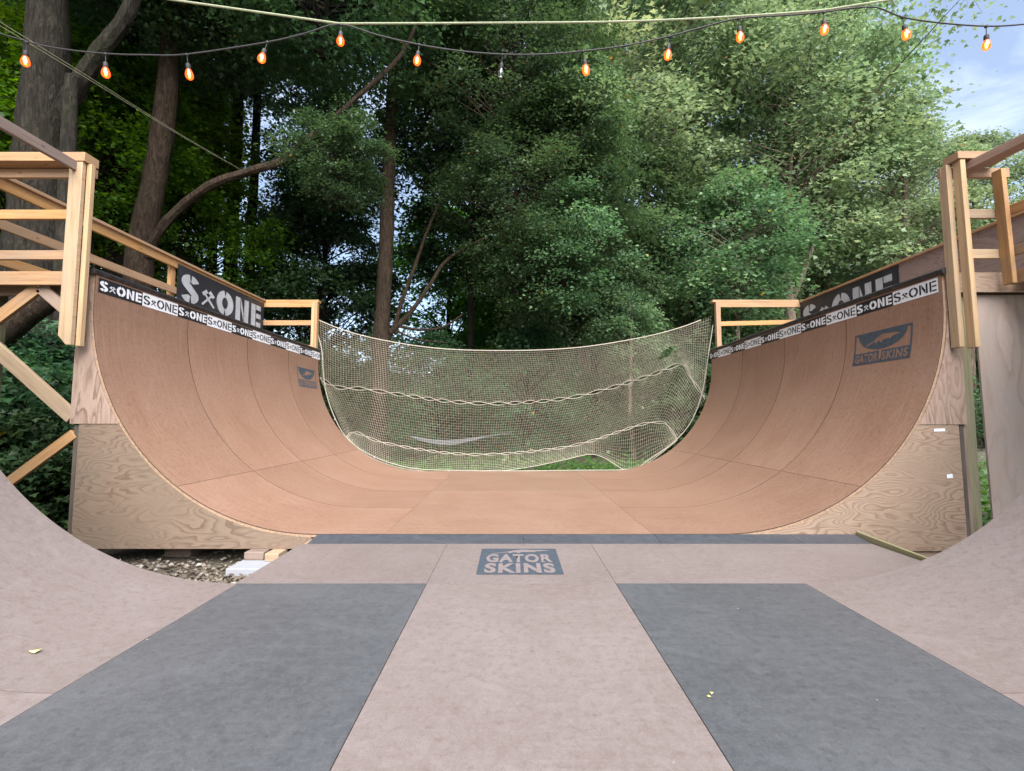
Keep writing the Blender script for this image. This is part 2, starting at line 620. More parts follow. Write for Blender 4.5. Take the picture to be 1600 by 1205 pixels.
# ------------------------------------------------------------------ ground
me = bpy.data.meshes.new("ground")
n = 90
xs = np.linspace(-1, 1, n)
xs = np.sign(xs) * np.abs(xs) ** 2.2 * 180
gx, gy = np.meshgrid(xs, xs + 6)
rs = np.random.RandomState(3)
gz = -.245 + .02 * np.sin(gx * 1.3) * np.cos(gy * 1.7)
far = np.clip((gy - 12) / 30, 0, 1)
gz += far * 1.2 + .25 * far * np.sin(gx * .3 + 1)
co = np.stack([gx, gy, gz], -1).reshape(-1, 3)
idx = np.arange(n * n).reshape(n, n)
fc = np.stack([idx[:-1, :-1], idx[:-1, 1:], idx[1:, 1:], idx[1:, :-1]], -1).reshape(-1, 4)
me.from_pydata(co.tolist(), [], fc.tolist())
tag(link(me, "ground", M['soil']), kind='structure')


def ground_z(x, y):
    f_ = min(1, max(0, (y - 12) / 30))
    return -.245 + f_ * 1.2 + .25 * f_ * math.sin(x * .3 + 1)


# ------------------------------------------------------------------ half-pipes
class Profile:
    def __init__(s, half, rad, zf, lip):
        s.h, s.r, s.z, s.lip = half, rad, zf, lip
        s.v = lip - (zf + rad)
        s.arc = rad * math.pi / 2
        s.side = s.v + s.arc
        s.total = 2 * s.side + 2 * half

    def pt(s, S, off=0.0):
        """S runs from the left lip down, across and up to the right lip; off = distance along the inward normal"""
        if S > s.total / 2:
            x, z, = s.pt(s.total - S, off)
            return (-x, z)
        if S < s.v:
            return (-s.h - s.r + off, s.lip - S)
        if S < s.side:
            a = (S - s.v) / s.r
            rr = s.r - off
            return (-s.h - rr * math.cos(a), s.z + s.r - rr * math.sin(a))
        return (-s.h + (S - s.side), s.z + off)


def curved_panel(prof, S0, S1, y0, y1, name, mat, parent, top=0.0, bot=-.007, gap=.0015, gs=None):
    gs = gap if gs is None else gs
    S0 += gs; S1 -= gs; y0 += gap; y1 -= gap
    k = max(1, int((S1 - S0) / .07))
    mb = MB()
    ss = [S0 + (S1 - S0) * i / k for i in range(k + 1)]
    o = (R.uniform(0, 30), R.uniform(0, 30))
    V = {}
    for i, S in enumerate(ss):
        for j, y in enumerate((y0, y1)):
            for q, off in enumerate((top, bot)):
                x, z = prof.pt(S, off)
                V[i, j, q] = mb.bm.verts.new((x, y, z))

    def f(keys, uv, sm, mi=0):
        ff = mb.bm.faces.new([V[a] for a in keys])
        ff.material_index = mi
        ff.smooth = sm
        for l, w in zip(ff.loops, uv):
            l[mb.uv].uv = (o[0] + w[0], o[1] + w[1])
    for i in range(k):
        a, b_ = ss[i], ss[i + 1]
        f([(i, 0, 0), (i + 1, 0, 0), (i + 1, 1, 0), (i, 1, 0)], [(a, y0), (b_, y0), (b_, y1), (a, y1)], True)
        f([(i, 1, 1), (i + 1, 1, 1), (i + 1, 0, 1), (i, 0, 1)], [(a, y1), (b_, y1), (b_, y0), (a, y0)], True)
        for j in (0, 1):
            f([(i, j, 0), (i, j, 1), (i + 1, j, 1), (i + 1, j, 0)], [(a, 0), (a, .01), (b_, .01), (b_, 0)], False, 1)
    for i in (0, k):
        f([(i, 0, 0), (i, 1, 0), (i, 1, 1), (i, 0, 1)], [(0, y0), (0, y1), (.01, y1), (.01, y0)], False)
    ob = mb.done(name, [mat, M['panel_edge'] if name.endswith('panel') else mat], parent)
    return ob


FP = Profile(1.82, 2.12, .03, 2.43)      # far ramp
NP = Profile(1.83, 2.10, .0, 2.41)       # near ramp
FY0, FY1 = 4.30, 9.38
far = thing('halfpipe_ramp', 'far brown halfpipe with plywood sides and high curved walls under the net', 'skate ramp', (0, 6.8, -.24))
colY = [FY0 + (FY1 - FY0) * i / 4 for i in range(5)]
T = FP.total
xs12 = FP.side + FP.h - 1.2
for side in (0, 1):
    for i in range(4):
        for (a, b_) in ((0.0, 2.25), (2.25, xs12)):
            S0, S1 = (a, b_) if side == 0 else (T - b_, T - a)
            curved_panel(FP, S0, S1, colY[i], colY[i + 1], 'transition_panel', M['far_tan'], far, gap=.0046, gs=.0022)
for y0, y1 in ((FY0, 6.84), (6.84, FY1)):
    curved_panel(FP, xs12, T - xs12, y0, y1, 'floor_panel', M['far_flat'], far, gap=.0006)
curved_panel(FP, 0.01, T - .01, FY0 + .02, FY1 - .02, 'seam_backing', M['lumber_dark'], far, top=-.0073, bot=-.0083, gap=0)
curved_panel(FP, 0, T, FY0 + .006, FY1 - .006, 'plywood_layer', M['ply_edge'], far, top=-.0085, bot=-.03, gap=0)

# front plywood faces
def x_arc(z, off=-.031):
    if z >= FP.z + FP.r:
        return FP.h + FP.r - off
    rr = FP.r - off
    d = FP.z + FP.r - z
    return FP.h + math.sqrt(max(0, rr * rr - d * d))


def face_panel(sgn, z0, z1, xo0, xo1, y0, y1, mat, bot_in=None):
    """outline in x,z between the outer edge and the arc"""
    pts = [(sgn * xo0, z0), (sgn * xo1, z1)]
    zmin = FP.z - .03
    zz = [z1 - (z1 - max(z0, zmin + .004)) * i / 26 for i in range(27)]
    pts += [(sgn * x_arc(z), z) for z in zz]
    if bot_in is not None:
        pts += [(sgn * bot_in, zmin), (sgn * bot_in, z0)]
    mb = MB()
    mb.prism(pts if sgn < 0 else list(reversed(pts)), y0, y1)
    return mb.done('side_panel', mat, far)


p = face_panel(-1, -.10, 1.012, 4.01, 4.005, FY0, FY0 + .018, M['ply_low'], 1.86)
p['label'] = 'weathered plywood panel with wavy horizontal grain'
p = face_panel(-1, 1.015, 2.40, 4.085, 4.08, FY0 - .006, FY0 + .012, M['ply_up'])
p['label'] = 'upright pinkish plywood panel with vertical grain'
p = face_panel(1, -.12, 1.006, 4.02, 4.01, FY0, FY0 + .018, M['ply_right'], 1.86)
p['label'] = 'paler plywood panel with wavy grain'
p = face_panel(1, 1.009, 2.40, 4.08, 4.09, FY0 - .006, FY0 + .012, M['ply_up'])
# back faces too
for sg in (-1, 1):
    face_panel(sg, -.10, 2.40, 4.05, 4.05, FY1 - .018, FY1 - .001, M['ply_low'], 1.86)
# outer framing edges
lumber('stud', (-4.066, FY0 + .05, 1.02), (-4.066, FY0 + .05, 2.36), .08, .035, far, (0, 1, 0), 'lumber_pale')
lumber('stud', (-4.035, FY0 + .05, -.2), (-4.035, FY0 + .05, 1.0), .08, .045, far, (0, 1, 0), 'lumber_dark')
lumber('stud', (4.045, FY0 + .05, -.2), (4.045, FY0 + .05, 1.0), .08, .035, far, (0, 1, 0), 'lumber_dark')
lumber('stud', (4.082, FY0 + .05, -.2), (4.082, FY0 + .05, 1.0), .07, .03, far, (0, 1, 0), 'lumber_grey')
lumber('post', (4.15, FY0 + .08, -.24), (4.15, FY0 + .08, 2.2), .09, .10, far, (0, 1, 0), 'treated', 'mossy greenish treated post')
# bottom sills and stringers under the ramp
for y in (FY0 + .06, 5.6, 6.85, 8.1, FY1 - .06):
    lumber('sill_beam', (-4.0, y, -.055), (4.0, y, -.055), .088, .04, far, (0, 0, 1), 'lumber_grey')
# open braces below the left deck
lumber('brace', (-4.98, FY0 + .02, 1.83), (-4.085, FY0 + .02, 1.075), .125, .038, far, (0, 0, 1), 'lumber_pale')
lumber('brace', (-4.055, FY0 + .02, .925), (-5.0, FY0 + .02, .19), .09, .038, far, (0, 0, 1), 'lumber')
lumber('brace', (-4.44, FY0 - .02, 2.27), (-5.02, FY0 - .02, 1.80), .11, .038, far, (0, 0, 1), 'lumber')
lumber('brace', (-4.42, FY0 - .02, 2.27), (-4.10, FY0 - .02, 2.00), .10, .038, far, (0, 0, 1), 'lumber_grey')
# decks
for sg, xo in ((-1, 5.12), (1, 5.80)):
    mb = MB()
    k = 0
    y = FY0 - .03
    while y < FY1:
        y2 = min(y + .138, FY1 + .02)
        mb.board((sg * 3.985, (y + y2) / 2, 2.385), (sg * xo, (y + y2) / 2, 2.385), y2 - y - .004, .035, (0, 1, 0))
        y += .14
    mb.done('deck', M['lumber_grey'], far)
    for yy in (4.4, 5.6, 6.85, 8.1, 9.3):
        lumber('joist', (sg * 3.985, yy, 2.295), (sg * xo, yy, 2.295), .14, .038, far, (0, 0, 1), 'lumber_grey')
    for yy in (4.45, 6.85, 9.3):
        lumber('deck_post', (sg * (xo - .05), yy + .07, -.26), (sg * (xo - .05), yy + .07, 2.36), .09, .09, far, (0, 1, 0), 'treated')
lumber('rim_joist', (-5.14, 4.22, 2.338), (-4.10, 4.22, 2.338), .125, .038, far, (0, 0, 1), 'lumber')
mb = MB()
mb.prism([(4.07, 2.225), (5.82, 2.225), (5.82, 2.41), (4.07, 2.41)], 4.262, 4.28)
mb.done('rim_joist', M['ply_right'], far)
mb = MB()
mb.prism([(4.30, -.22), (5.84, -.22), (5.84, 2.215), (4.262, 2.215)], 4.33, 4.348)
o = mb.done('deck_cladding', M['ply_clad'], far)
o['label'] = 'faded mauve plywood sheet closing the front of the right deck'
# coping pipes
for sg in (-1, 1):
    mb = MB()
    xx = sg * (FP.h + FP.r + .012)
    ring = [(xx, FY0 - .03 + (FY1 - FY0 + .05) * i / 8, 2.428 + R.uniform(-.002, .002)) for i in range(9)]
    mb.tube(ring, .031, 14)
    mb.done('coping', M['coping'], far)

# near ramp ------------------------------------------------------------------
NY0, NY1 = -1.76, 3.12
near = thing('halfpipe_ramp', 'near halfpipe with a pale centre strip between two dark slate floor strips', 'skate ramp', (0, .7, -.24))
cols = [3.12, 1.90, .68, -.54, -1.76]
TN = NP.total
xw = NP.side + NP.h
for side in (0, 1):
    for i in range(4):
        for a, b_ in ((0.02, 1.2), (1.2, NP.side)):
            S0, S1 = (a, b_) if side == 0 else (TN - b_, TN - a)
            curved_panel(NP, S0, S1, cols[i + 1], cols[i], 'transition_panel', M['near_tan'], near, gap=.001)
for y0, y1 in ((.68, NY1), (-1.76, .68)):
    curved_panel(NP, NP.side, xw - .61, y0, y1, 'floor_panel', M['near_dark'], near, gap=.0022)['label'] = 'dark slate floor panel'
    curved_panel(NP, xw - .61, xw + .61, y0, y1, 'floor_panel', M['near_tan'], near, gap=.0022)['label'] = 'pale mauve centre floor panel'
    curved_panel(NP, xw + .61, TN - NP.side, y0, y1, 'floor_panel', M['near_dark'], near, gap=.0022)['label'] = 'dark slate floor panel'
curved_panel(NP, 0.02, TN - .02, NY0 + .004, NY1 - .004, 'plywood_layer', M['ply_edge'], near, top=-.0085, bot=-.03, gap=0)
for sg in (-1, 1):
    mb = MB()
    pts = [(sg * 4.0, -.2), (sg * 4.0, 2.36)]
    rr = NP.r + .035
    for i in range(27):
        a = math.radians(90) * i / 26
        pts.append((sg * (NP.h + rr * math.cos(a)), NP.z + NP.r - rr * math.sin(a)))
    pts.append((sg * 1.83, -.2))
    mb.prism(pts if sg < 0 else list(reversed(pts)), NY1 - .06, NY1 - .042)
    mb.done('end_panel', M['ply_low'], near)
for y in (3.0, 1.9, .68, -.54, -1.7):
    lumber('sill_beam', (-3.9, y, -.10), (3.9, y, -.10), .138, .04, near, (0, 0, 1), 'lumber_grey')
for sg, xo in ((-1, 5.12), (1, 5.80)):
    mb = MB()
    y = NY0
    while y < NY1 - .02:
        mb.board((sg * 3.96, y + .07, 2.385), (sg * xo, y + .07, 2.385), .136, .035, (0, 1, 0))
        y += .14
    mb.done('deck', M['lumber_grey'], near)
    for yy in (-1.6, .7, 3.0):
        lumber('deck_post', (sg * (xo - .05), yy, -.26), (sg * (xo - .05), yy, 2.36), .09, .09, near, (0, 1, 0), 'treated')
        lumber('deck_post', (sg * 4.05, yy, -.26), (sg * 4.05, yy, 2.36), .09, .09, near, (0, 1, 0), 'treated')
    mb = MB()
    mb.tube([(sg * (NP.h + NP.r + .012), NY0, 2.41), (sg * (NP.h + NP.r + .012), NY1, 2.41)], .031, 14)
    mb.done('coping', M['coping'], near)
# bridge deck on the right between the two ramps
lumber('rim_joist', (4.50, 4.20, 2.335), (4.50, NY1, 2.335), .125, .038, near, (0, 0, 1), 'lumber')
mb = MB()
y = NY1
while y < 4.24:
    y2 = min(y + .14, 4.262)
    mb.board((4.58, (y + y2) / 2, 2.385), (5.8, (y + y2) / 2, 2.385), y2 - y - .004, .035, (0, 1, 0))
    y += .14
mb.done('bridge_deck', M['lumber_grey'], near)

# connecting platform ----------------------------------------------------------
plat = thing('link_platform', 'flat mauve platform joining the two ramps with a dark sloped strip', 'platform', (0, 3.7, -.24))
PY0, PY1 = NY1, 4.085


def flat_panel(x0, x1, y0, y1, z0, z1, name, mat, parent, th=.008, gap=.0015, skew=0.0):
    mb = MB()
    x0 += gap; x1 -= gap; y0 += gap; y1 -= gap
    o = (R.uniform(0, 30), R.uniform(0, 30))
    top = [(x0, y0, z0), (x1, y0, z0), (x1 + skew, y1, z1), (x0 - skew * 0, y1, z1)]
    vt = [mb.bm.verts.new(q) for q in top]
    vb = [mb.bm.verts.new((q[0], q[1], q[2] - th)) for q in top]
    f = mb.bm.faces.new(vt)
    for l in f.loops:
        l[mb.uv].uv = (o[0] + l.vert.co.x, o[1] + l.vert.co.y)
    mb.bm.faces.new(list(reversed(vb)))
    for i in range(4):
        j = (i + 1) % 4
        mb.bm.faces.new([vt[j], vt[i], vb[i], vb[j]])
    return mb.done(name, mat, parent)


for a, b_ in ((-1.85, -.61), (-.61, .61), (.61, 3.0)):
    flat_panel(a, b_, PY0, PY1, 0, 0, 'floor_panel', M['near_tan'], plat)
flat_panel(-1.85, 3.0, PY0 + .004, PY1 + .2, -.0095, -.0095, 'plywood_layer', M['ply_edge'], plat, .02)
for a, b_ in ((-1.80, .04), (.04, 1.21), (1.21, 2.42), (2.42, 3.0)):
    flat_panel(a, b_, PY1, FY0 - .004, .002, .029, 'ramp_plate', M['plate'], plat, .006)
lumber('edge_board', (3.03, 3.45, -.01), (3.03, FY0 - .01, .02), .07, .03, plat, (0, 0, 1), 'treated')
for y in (3.2, 3.65, 4.0):
    lumber('joist', (-1.84, y, -.085), (3.0, y, -.085), .10, .038, plat, (0, 0, 1), 'lumber_grey')
for x in (-1.2, .6, 2.6):
    lumber('joist', (x, 3.2, -.19), (x, 4.1, -.19), .1, .09, plat, (0, 0, 1), 'lumber_grey')

# ------------------------------------------------------------------ railings
XL = -5.10
gl = thing('guard_rail', 'lumber guard rail round the left deck with the whole banner hung on it', 'railing', (-4.6, 6.8, 2.41))
lumber('cap_rail', (-5.25, 4.205, 3.447), (-3.955, 4.205, 3.447), .085, .15, gl, (0, 0, 1), 'lumber')
lumber('rail', (-5.15, 4.27, 3.355), (-3.965, 4.27, 3.355), .085, .036, gl, (0, 0, 1), 'lumber')
lumber('rail', (-5.15, 4.24, 2.945), (-4.02, 4.24, 2.945), .088, .036, gl, (0, 0, 1), 'lumber')
lumber('rail', (-5.15, 4.24, 2.562), (-4.02, 4.24, 2.562), .085, .036, gl, (0, 0, 1), 'lumber')
mb = MB()
mb.prism([(-4.095, 1.80), (-4.095, 3.40), (-3.975, 3.40), (-3.975, 1.715), (-4.02, 1.715)], 4.135, 4.175)
o_ = mb.done('post', M['lumber_pale'], gl, bevel=.004)
for l in o_.data.uv_layers[0].data:
    l.uv = (l.uv[1], l.uv[0])
lumber('post', (-3.952, 4.20, 1.71), (-3.952, 4.20, 3.40), .045, .044, gl, (0, 1, 0), 'lumber_pale')
lumber('rail', (-4.045, 4.16, 3.36), (-4.045, 1.6, 3.36), .09, .038, gl, (0, 0, 1), 'lumber_grey', 'weathered plank running off towards the near ramp')
lumber('post', (-4.045, 1.62, 2.42), (-4.045, 1.62, 3.31), .09, .09, gl, (0, 1, 0), 'lumber_grey')
lumber('cap_rail', (XL, 2.2, 3.435), (XL, 9.42, 3.435), .036, .14, gl, (0, 0, 1), 'lumber')
lumber('rail', (XL + .02, 2.2, 3.36), (XL + .02, 9.40, 3.36), .11, .036, gl, (0, 0, 1), 'lumber')
lumber('rail', (XL + .02, 2.2, 2.965), (XL + .02, 6.90, 2.965), .10, .036, gl, (0, 0, 1), 'lumber')
lumber('rail', (XL + .02, 2.2, 2.61), (XL + .02, 6.90, 2.61), .10, .036, gl, (0, 0, 1), 'lumber')
for y in (2.3, 4.35, 6.87, 9.36):
    lumber('post', (XL - .03, y, 2.40), (XL - .03, y, 3.415), .088, .06, gl, (0, 1, 0), 'lumber')
lumber('cap_rail', (XL + .075, 9.41, 3.43), (-3.965, 9.41, 3.43), .05, .14, gl, (0, 0, 1), 'lumber')
lumber('rail', (XL + .04, 9.36, 3.355), (-4.09, 9.36, 3.355), .10, .036, gl, (0, 0, 1), 'lumber')
lumber('rail', (XL + .04, 9.36, 2.985), (-4.09, 9.36, 2.985), .10, .036, gl, (0, 0, 1), 'lumber')
lumber('rail', (XL + .04, 9.36, 2.49), (-4.09, 9.36, 2.49), .088, .036, gl, (0, 0, 1), 'lumber')
lumber('post', (-4.06, 9.365, 2.40), (-4.06, 9.365, 3.404), .06, .09, gl, (1, 0, 0), 'lumber_pale')
lumber('post', (-4.00, 9.365, 2.40), (-4.00, 9.365, 3.404), .05, .09, gl, (1, 0, 0), 'lumber')

XR = 5.76
gr = thing('guard_rail', 'lumber guard rail round the right deck backed by a plywood wall', 'railing', (4.9, 6.8, 2.41))
lumber('cap_rail', (3.975, 4.175, 3.445), (4.42, 4.175, 3.445), .07, .155, gr, (0, 0, 1), 'lumber')
lumber('rail', (3.95, 4.27, 3.36), (4.6, 4.27, 3.36), .09, .036, gr, (0, 0, 1), 'lumber')
lumber('rail', (4.075, 4.225, 2.945), (4.42, 4.225, 2.945), .085, .036, gr, (0, 0, 1), 'lumber_pale')
lumber('rail', (4.075, 4.225, 2.567), (4.42, 4.225, 2.567), .088, .036, gr, (0, 0, 1), 'lumber_pale')
lumber('post', (4.045, 4.145, 1.69), (4.022, 4.145, 3.405), .08, .046, gr, (0, 1, 0), 'lumber_pale')
lumber('post', (3.992, 4.238, 1.705), (3.978, 4.238, 3.405), .085, .05, gr, (0, 1, 0), 'lumber_pale')
lumber('post', (4.425, 4.16, 2.27), (4.395, 4.16, 3.33), .09, .042, gr, (0, 1, 0), 'lumber')
lumber('cap_rail', (4.14, 4.28, 3.365), (4.40, 2.2, 3.365), .075, .13, gr, (0, 0, 1), 'lumber_grey', 'weathered plank running off towards the near ramp')
lumber('rail', (4.47, 4.17, 2.95), (4.60, 2.0, 2.95), .088, .036, gr, (0, 0, 1), 'lumber')
lumber('rail', (4.47, 4.17, 2.57), (4.60, 2.0, 2.57), .088, .036, gr, (0, 0, 1), 'lumber')
lumber('post', (4.58, 2.1, 2.40), (4.58, 2.1, 3.32), .09, .05, gr, (0, 1, 0), 'lumber')
mb = MB()
mb.prism([(1.6, 2.42), (9.40, 2.42), (9.40, 3.385), (1.6, 3.385)], XR, XR + .018, 'x')
mb.done('back_panel', M['ply_wall'], gr)
lumber('cap_rail', (XR + .03, 1.6, 3.405), (XR + .03, 9.44, 3.405), .036, .12, gr, (0, 0, 1), 'lumber')
for y in (1.7, 4.4, 6.87, 9.3):
    lumber('post', (XR + .065, y, 2.40), (XR + .065, y, 3.38), .088, .06, gr, (0, 1, 0), 'lumber')
lumber('cap_rail', (3.985, 9.41, 3.43), (XR - .04, 9.41, 3.43), .05, .14, gr, (0, 0, 1), 'lumber')
lumber('rail', (4.10, 9.36, 3.355), (XR - .01, 9.36, 3.355), .10, .036, gr, (0, 0, 1), 'lumber')
lumber('rail', (4.12, 9.36, 2.965), (XR - .01, 9.36, 3.005), .09, .036, gr, (0, 0, 1), 'lumber')
lumber('rail', (4.10, 9.36, 2.49), (XR - .01, 9.36, 2.49), .088, .036, gr, (0, 0, 1), 'lumber_pale')
lumber('post', (4.085, 9.36, 2.40), (4.085, 9.36, 3.404), .09, .09, gr, (1, 0, 0), 'lumber')


# ------------------------------------------------------------------ lettering and decals
def text_bm(body, size=1.0, bold=0.0, space=1.16, sx=1.0, shear=0.0):
    cu = bpy.data.curves.new("lettering", 'FONT')
    cu.body = body
    cu.size = size
    cu.offset = bold
    cu.space_character = space
    cu.shear = shear
    cu.resolution_u = 6
    ob = bpy.data.objects.new("lettering", cu)
    COL.objects.link(ob)
    dg = bpy.context.evaluated_depsgraph_get()
    me = bpy.data.meshes.new_from_object(ob.evaluated_get(dg))
    bpy.data.objects.remove(ob)
    bpy.data.curves.remove(cu)
    bm = bmesh.new()
    bm.from_mesh(me)
    bpy.data.meshes.remove(me)
    for v in bm.verts:
        v.co.x *= sx
    return bm


def fit(bm, x0, x1, y0, y1):
    """stretch a flat lettering mesh to fill a rectangle"""
    ax = [v.co.x for v in bm.verts]
    ay = [v.co.y for v in bm.verts]
    a0, a1, b0, b1 = min(ax), max(ax), min(ay), max(ay)
    for v in bm.verts:
        v.co.x = x0 + (v.co.x - a0) / (a1 - a0) * (x1 - x0)
        v.co.y = y0 + (v.co.y - b0) / (b1 - b0) * (y1 - y0)
        v.co.z = 0
    return bm


def poly(bm, pts):
    f = bm.faces.new([bm.verts.new((a, b_, 0)) for a, b_ in pts])
    f.normal_update()
    bmesh.ops.triangulate(bm, faces=[f], ngon_method='EAR_CLIP')


def rect(bm, x0, y0, x1, y1):
    bm.faces.new([bm.verts.new(q) for q in ((x0, y0, 0), (x1, y0, 0), (x1, y1, 0), (x0, y1, 0))])


def add(dst, src):
    me = bpy.data.meshes.new("tmp")
    src.to_mesh(me)
    src.free()
    dst.from_mesh(me)
    bpy.data.meshes.remove(me)


def rot_rect(bm, cx, cy, w, h, ang, ox=0, oy=0):
    c, s = math.cos(ang), math.sin(ang)
    pts = []
    for a, b_ in ((-w / 2, -h / 2), (w / 2, -h / 2), (w / 2, h / 2), (-w / 2, h / 2)):
        a += ox; b_ += oy
        pts.append((cx + a * c - b_ * s, cy + a * s + b_ * c))
    poly(bm, pts)


def hammers(bm, cx, cy, s):
    """two crossed hammers, heads up"""
    for sg in (-1, 1):
        ang = sg * math.radians(42)
        rot_rect(bm, cx, cy, .13 * s, 1.05 * s, ang, 0, -.08 * s)
        rot_rect(bm, cx, cy, .42 * s, .22 * s, ang, sg * .05 * s, .40 * s)


def stroke(bm, pts, w):
    """flat ribbon along a polyline"""
    n = len(pts)
    L, Rr = [], []
    for i in range(n):
        a = pts[max(i - 1, 0)]
        b_ = pts[min(i + 1, n - 1)]
        d = Vector((b_[0] - a[0], b_[1] - a[1])).normalized()
        nn = Vector((-d.y, d.x)) * w / 2
        L.append(bm.verts.new((pts[i][0] + nn.x, pts[i][1] + nn.y, 0)))
        Rr.append(bm.verts.new((pts[i][0] - nn.x, pts[i][1] - nn.y, 0)))
    for i in range(n - 1):
        bm.faces.new([L[i], Rr[i], Rr[i + 1], L[i + 1]])


def arc(cx, cy, rx, ry, a0, a1, k=18):
    return [(cx + rx * math.cos(math.radians(a0 + (a1 - a0) * i / k)), cy + ry * math.sin(math.radians(a0 + (a1 - a0) * i / k))) for i in range(k + 1)]


def stencil_word(x0, x1, y0, y1, w=.26, gap=.045):
    """S (crossed hammers) O N E in stencil capitals, unit height"""
    bm = bmesh.new()
    # S : 0 .. .72
    h = 1.0
    hw = w / 2
    cx = .36
    g = 7
    stroke(bm, arc(cx, .73, .36 - hw, .27 - hw * .9, 15, 90 - g), w)
    spine = arc(cx, .73, .36 - hw, .27 - hw * .9, 90 + g, 235, 14) + [(cx, .5)] + arc(cx, .27, .36 - hw, .27 - hw * .9, 55, -90 + g, 14)
    stroke(bm, spine, w)
    stroke(bm, arc(cx, .27, .36 - hw, .27 - hw * .9, -90 - g, -165), w)
    hammers(bm, 1.12, .40, .62)
    # O : 1.5 .. 2.3
    for a0, a1 in ((90 + 5, 270 - 5), (-90 + 5, 90 - 5)):
        stroke(bm, arc(1.92, .5, .42 - hw, .5 - hw, a0, a1, 22), w)
    # N : 2.5 .. 3.2
    rect(bm, 2.46, 0, 2.46 + w * .92, 1)
    rect(bm, 3.2 - w * .92, 0, 3.2, 1)
    poly(bm, [(2.46 + w * .92 + gap, 1), (2.46 + w * .92 + gap, .62), (3.2 - w * .92 - gap, 0), (3.2 - w * .92 - gap, .38)])
    # E : 3.35 .. 3.95
    rect(bm, 3.36, 0, 3.36 + w * .95, 1)
    for yy in (0, .5 - w * .4, 1 - w * .82):
        rect(bm, 3.36 + w * .95 + gap, yy, 3.95, yy + w * .82)
    k = (x1 - x0) / 3.95
    for v in bm.verts:
        v.co.x = x0 + v.co.x * k
        v.co.y = y0 + v.co.y * (y1 - y0)
    return bm


def finish(bm, name, mat, parent, fn, local=False, cut=None):
    """map a flat (a, b) mesh into space with fn(a, b) and link it"""
    if cut:
        ys = [v.co.y for v in bm.verts]
        y = math.ceil(min(ys) / cut) * cut
        while y < max(ys):
            bmesh.ops.bisect_plane(bm, geom=bm.verts[:] + bm.edges[:] + bm.faces[:], plane_co=(0, y, 0), plane_no=(0, 1, 0))
            y += cut
    uvl = bm.loops.layers.uv.verify()
    for f in bm.faces:
        for l in f.loops:
            l[uvl].uv = (l.vert.co.x, l.vert.co.y)
    for v in bm.verts:
        v.co = fn(v.co.x, v.co.y)
    bmesh.ops.recalc_face_normals(bm, faces=bm.faces)
    me = bpy.data.meshes.new(name)
    bm.to_mesh(me)
    bm.free()
    return link(me, name, mat, parent, local)


def wall_map(sg, y_start, off, base_s):
    """a = metres in reading direction from y_start, b = height above the arc-length base_s below the lip"""
    def fn(a, b_):
        S = base_s - b_
        x, z = FP.pt(S, off)
        return Vector((x, y_start + a, z)) if sg < 0 else Vector((-x, y_start - a, z))
    return fn


# sticker strips under the coping
SEG, SH, SB = .525, .14, .185
ORD = ['first', 'second', 'third', 'fourth', 'fifth']
proto = {}
for sg, side in ((-1, 'left'), (1, 'right')):
    for i in range(10):
        black = (i % 2 == 0) if sg < 0 else (i % 2 == 1)
        ln = SEG if i < 9 else SEG * .72
        ys = (FY0 + .035 + i * SEG) if sg < 0 else (FY0 + .035 + i * SEG + ln)
        which = ORD[i // 2]
        lab = '%s %s sticker from the near end in the strip under the %s coping' % (which, 'black white-lettered' if black else 'white black-lettered', side)
        x0, z0 = FP.pt(SB, 0)
        e = thing('strip_sticker', lab, 'sticker', (x0 if sg < 0 else -x0, ys, z0), 'stickers in the strip under the %s coping' % side)
        fn0 = wall_map(sg, ys, .0025, SB)
        bm = bmesh.new()
        rect(bm, 0, 0, ln - .001, SH)
        finish(bm, 'backing', M['black'] if black else M['white'], e, fn0)
        wd = ln - .03
        bm = stencil_word(.012, .012 + SEG - .028, .022, SH - .022, .24 if black else .17, .03 if black else .05)
        if i == 9:
            bmesh.ops.bisect_plane(bm, geom=bm.verts[:] + bm.edges[:] + bm.faces[:], plane_co=(ln - .006, 0, 0), plane_no=(1, 0, 0), clear_outer=True)
        finish(bm, 'lettering', M['white'] if black else M['black'], e, wall_map(sg, ys, .0042, SB))

# banners on the railings
def banner(sg, x, y0, y1, z0, z1, lab):
    e = thing('banner', lab, 'banner', (x, (y0 + y1) / 2, z0), 'black banners hung on the railings')
    mb = MB()
    k = 24
    f_ = (lambda q: .006 * math.sin(q * 9) + .004 * math.sin(q * 23 + 1))
    bm = bmesh.new()
    for i in range(k):
        a0, a1 = i / k, (i + 1) / k
        rect(bm, a0 * (y1 - y0), 0, a1 * (y1 - y0), z1 - z0)
    bmesh.ops.remove_doubles(bm, verts=bm.verts, dist=1e-5)

    def fn(off):
        def g(a, b_):
            yy = y0 + a if sg < 0 else y1 - a
            return Vector((x - sg * (off + f_(a) * (1 - b_ / (z1 - z0))), yy, z0 + b_))
        return g
    sheet = finish(bm, 'sheet', M['black_worn'], e, fn(0))
    md = sheet.modifiers.new("thick", 'SOLIDIFY')
    md.thickness = .002
    md.offset = -1 if sg > 0 else 1
    ln = y1 - y0
    bm = stencil_word(.08, ln - .12, .10, (z1 - z0) - .10, .27, .035)
    # subdivide across so the letters follow the sheet
    for i in range(1, k):
        bmesh.ops.bisect_plane(bm, geom=bm.verts[:] + bm.edges[:] + bm.faces[:], plane_co=(i / k * ln, 0, 0), plane_no=(1, 0, 0))
    finish(bm, 'lettering', M['white_worn'], e, fn(.0045))
    return e


banner(-1, XL + .046, 6.89, 9.335, 2.75, 3.375, 'black banner with large white stencil lettering fully visible on the left railing')
banner(1, XR - .010, 6.93, 9.335, 2.70, 3.375, 'black banner on the right plywood wall, its lettering half hidden by the coping')

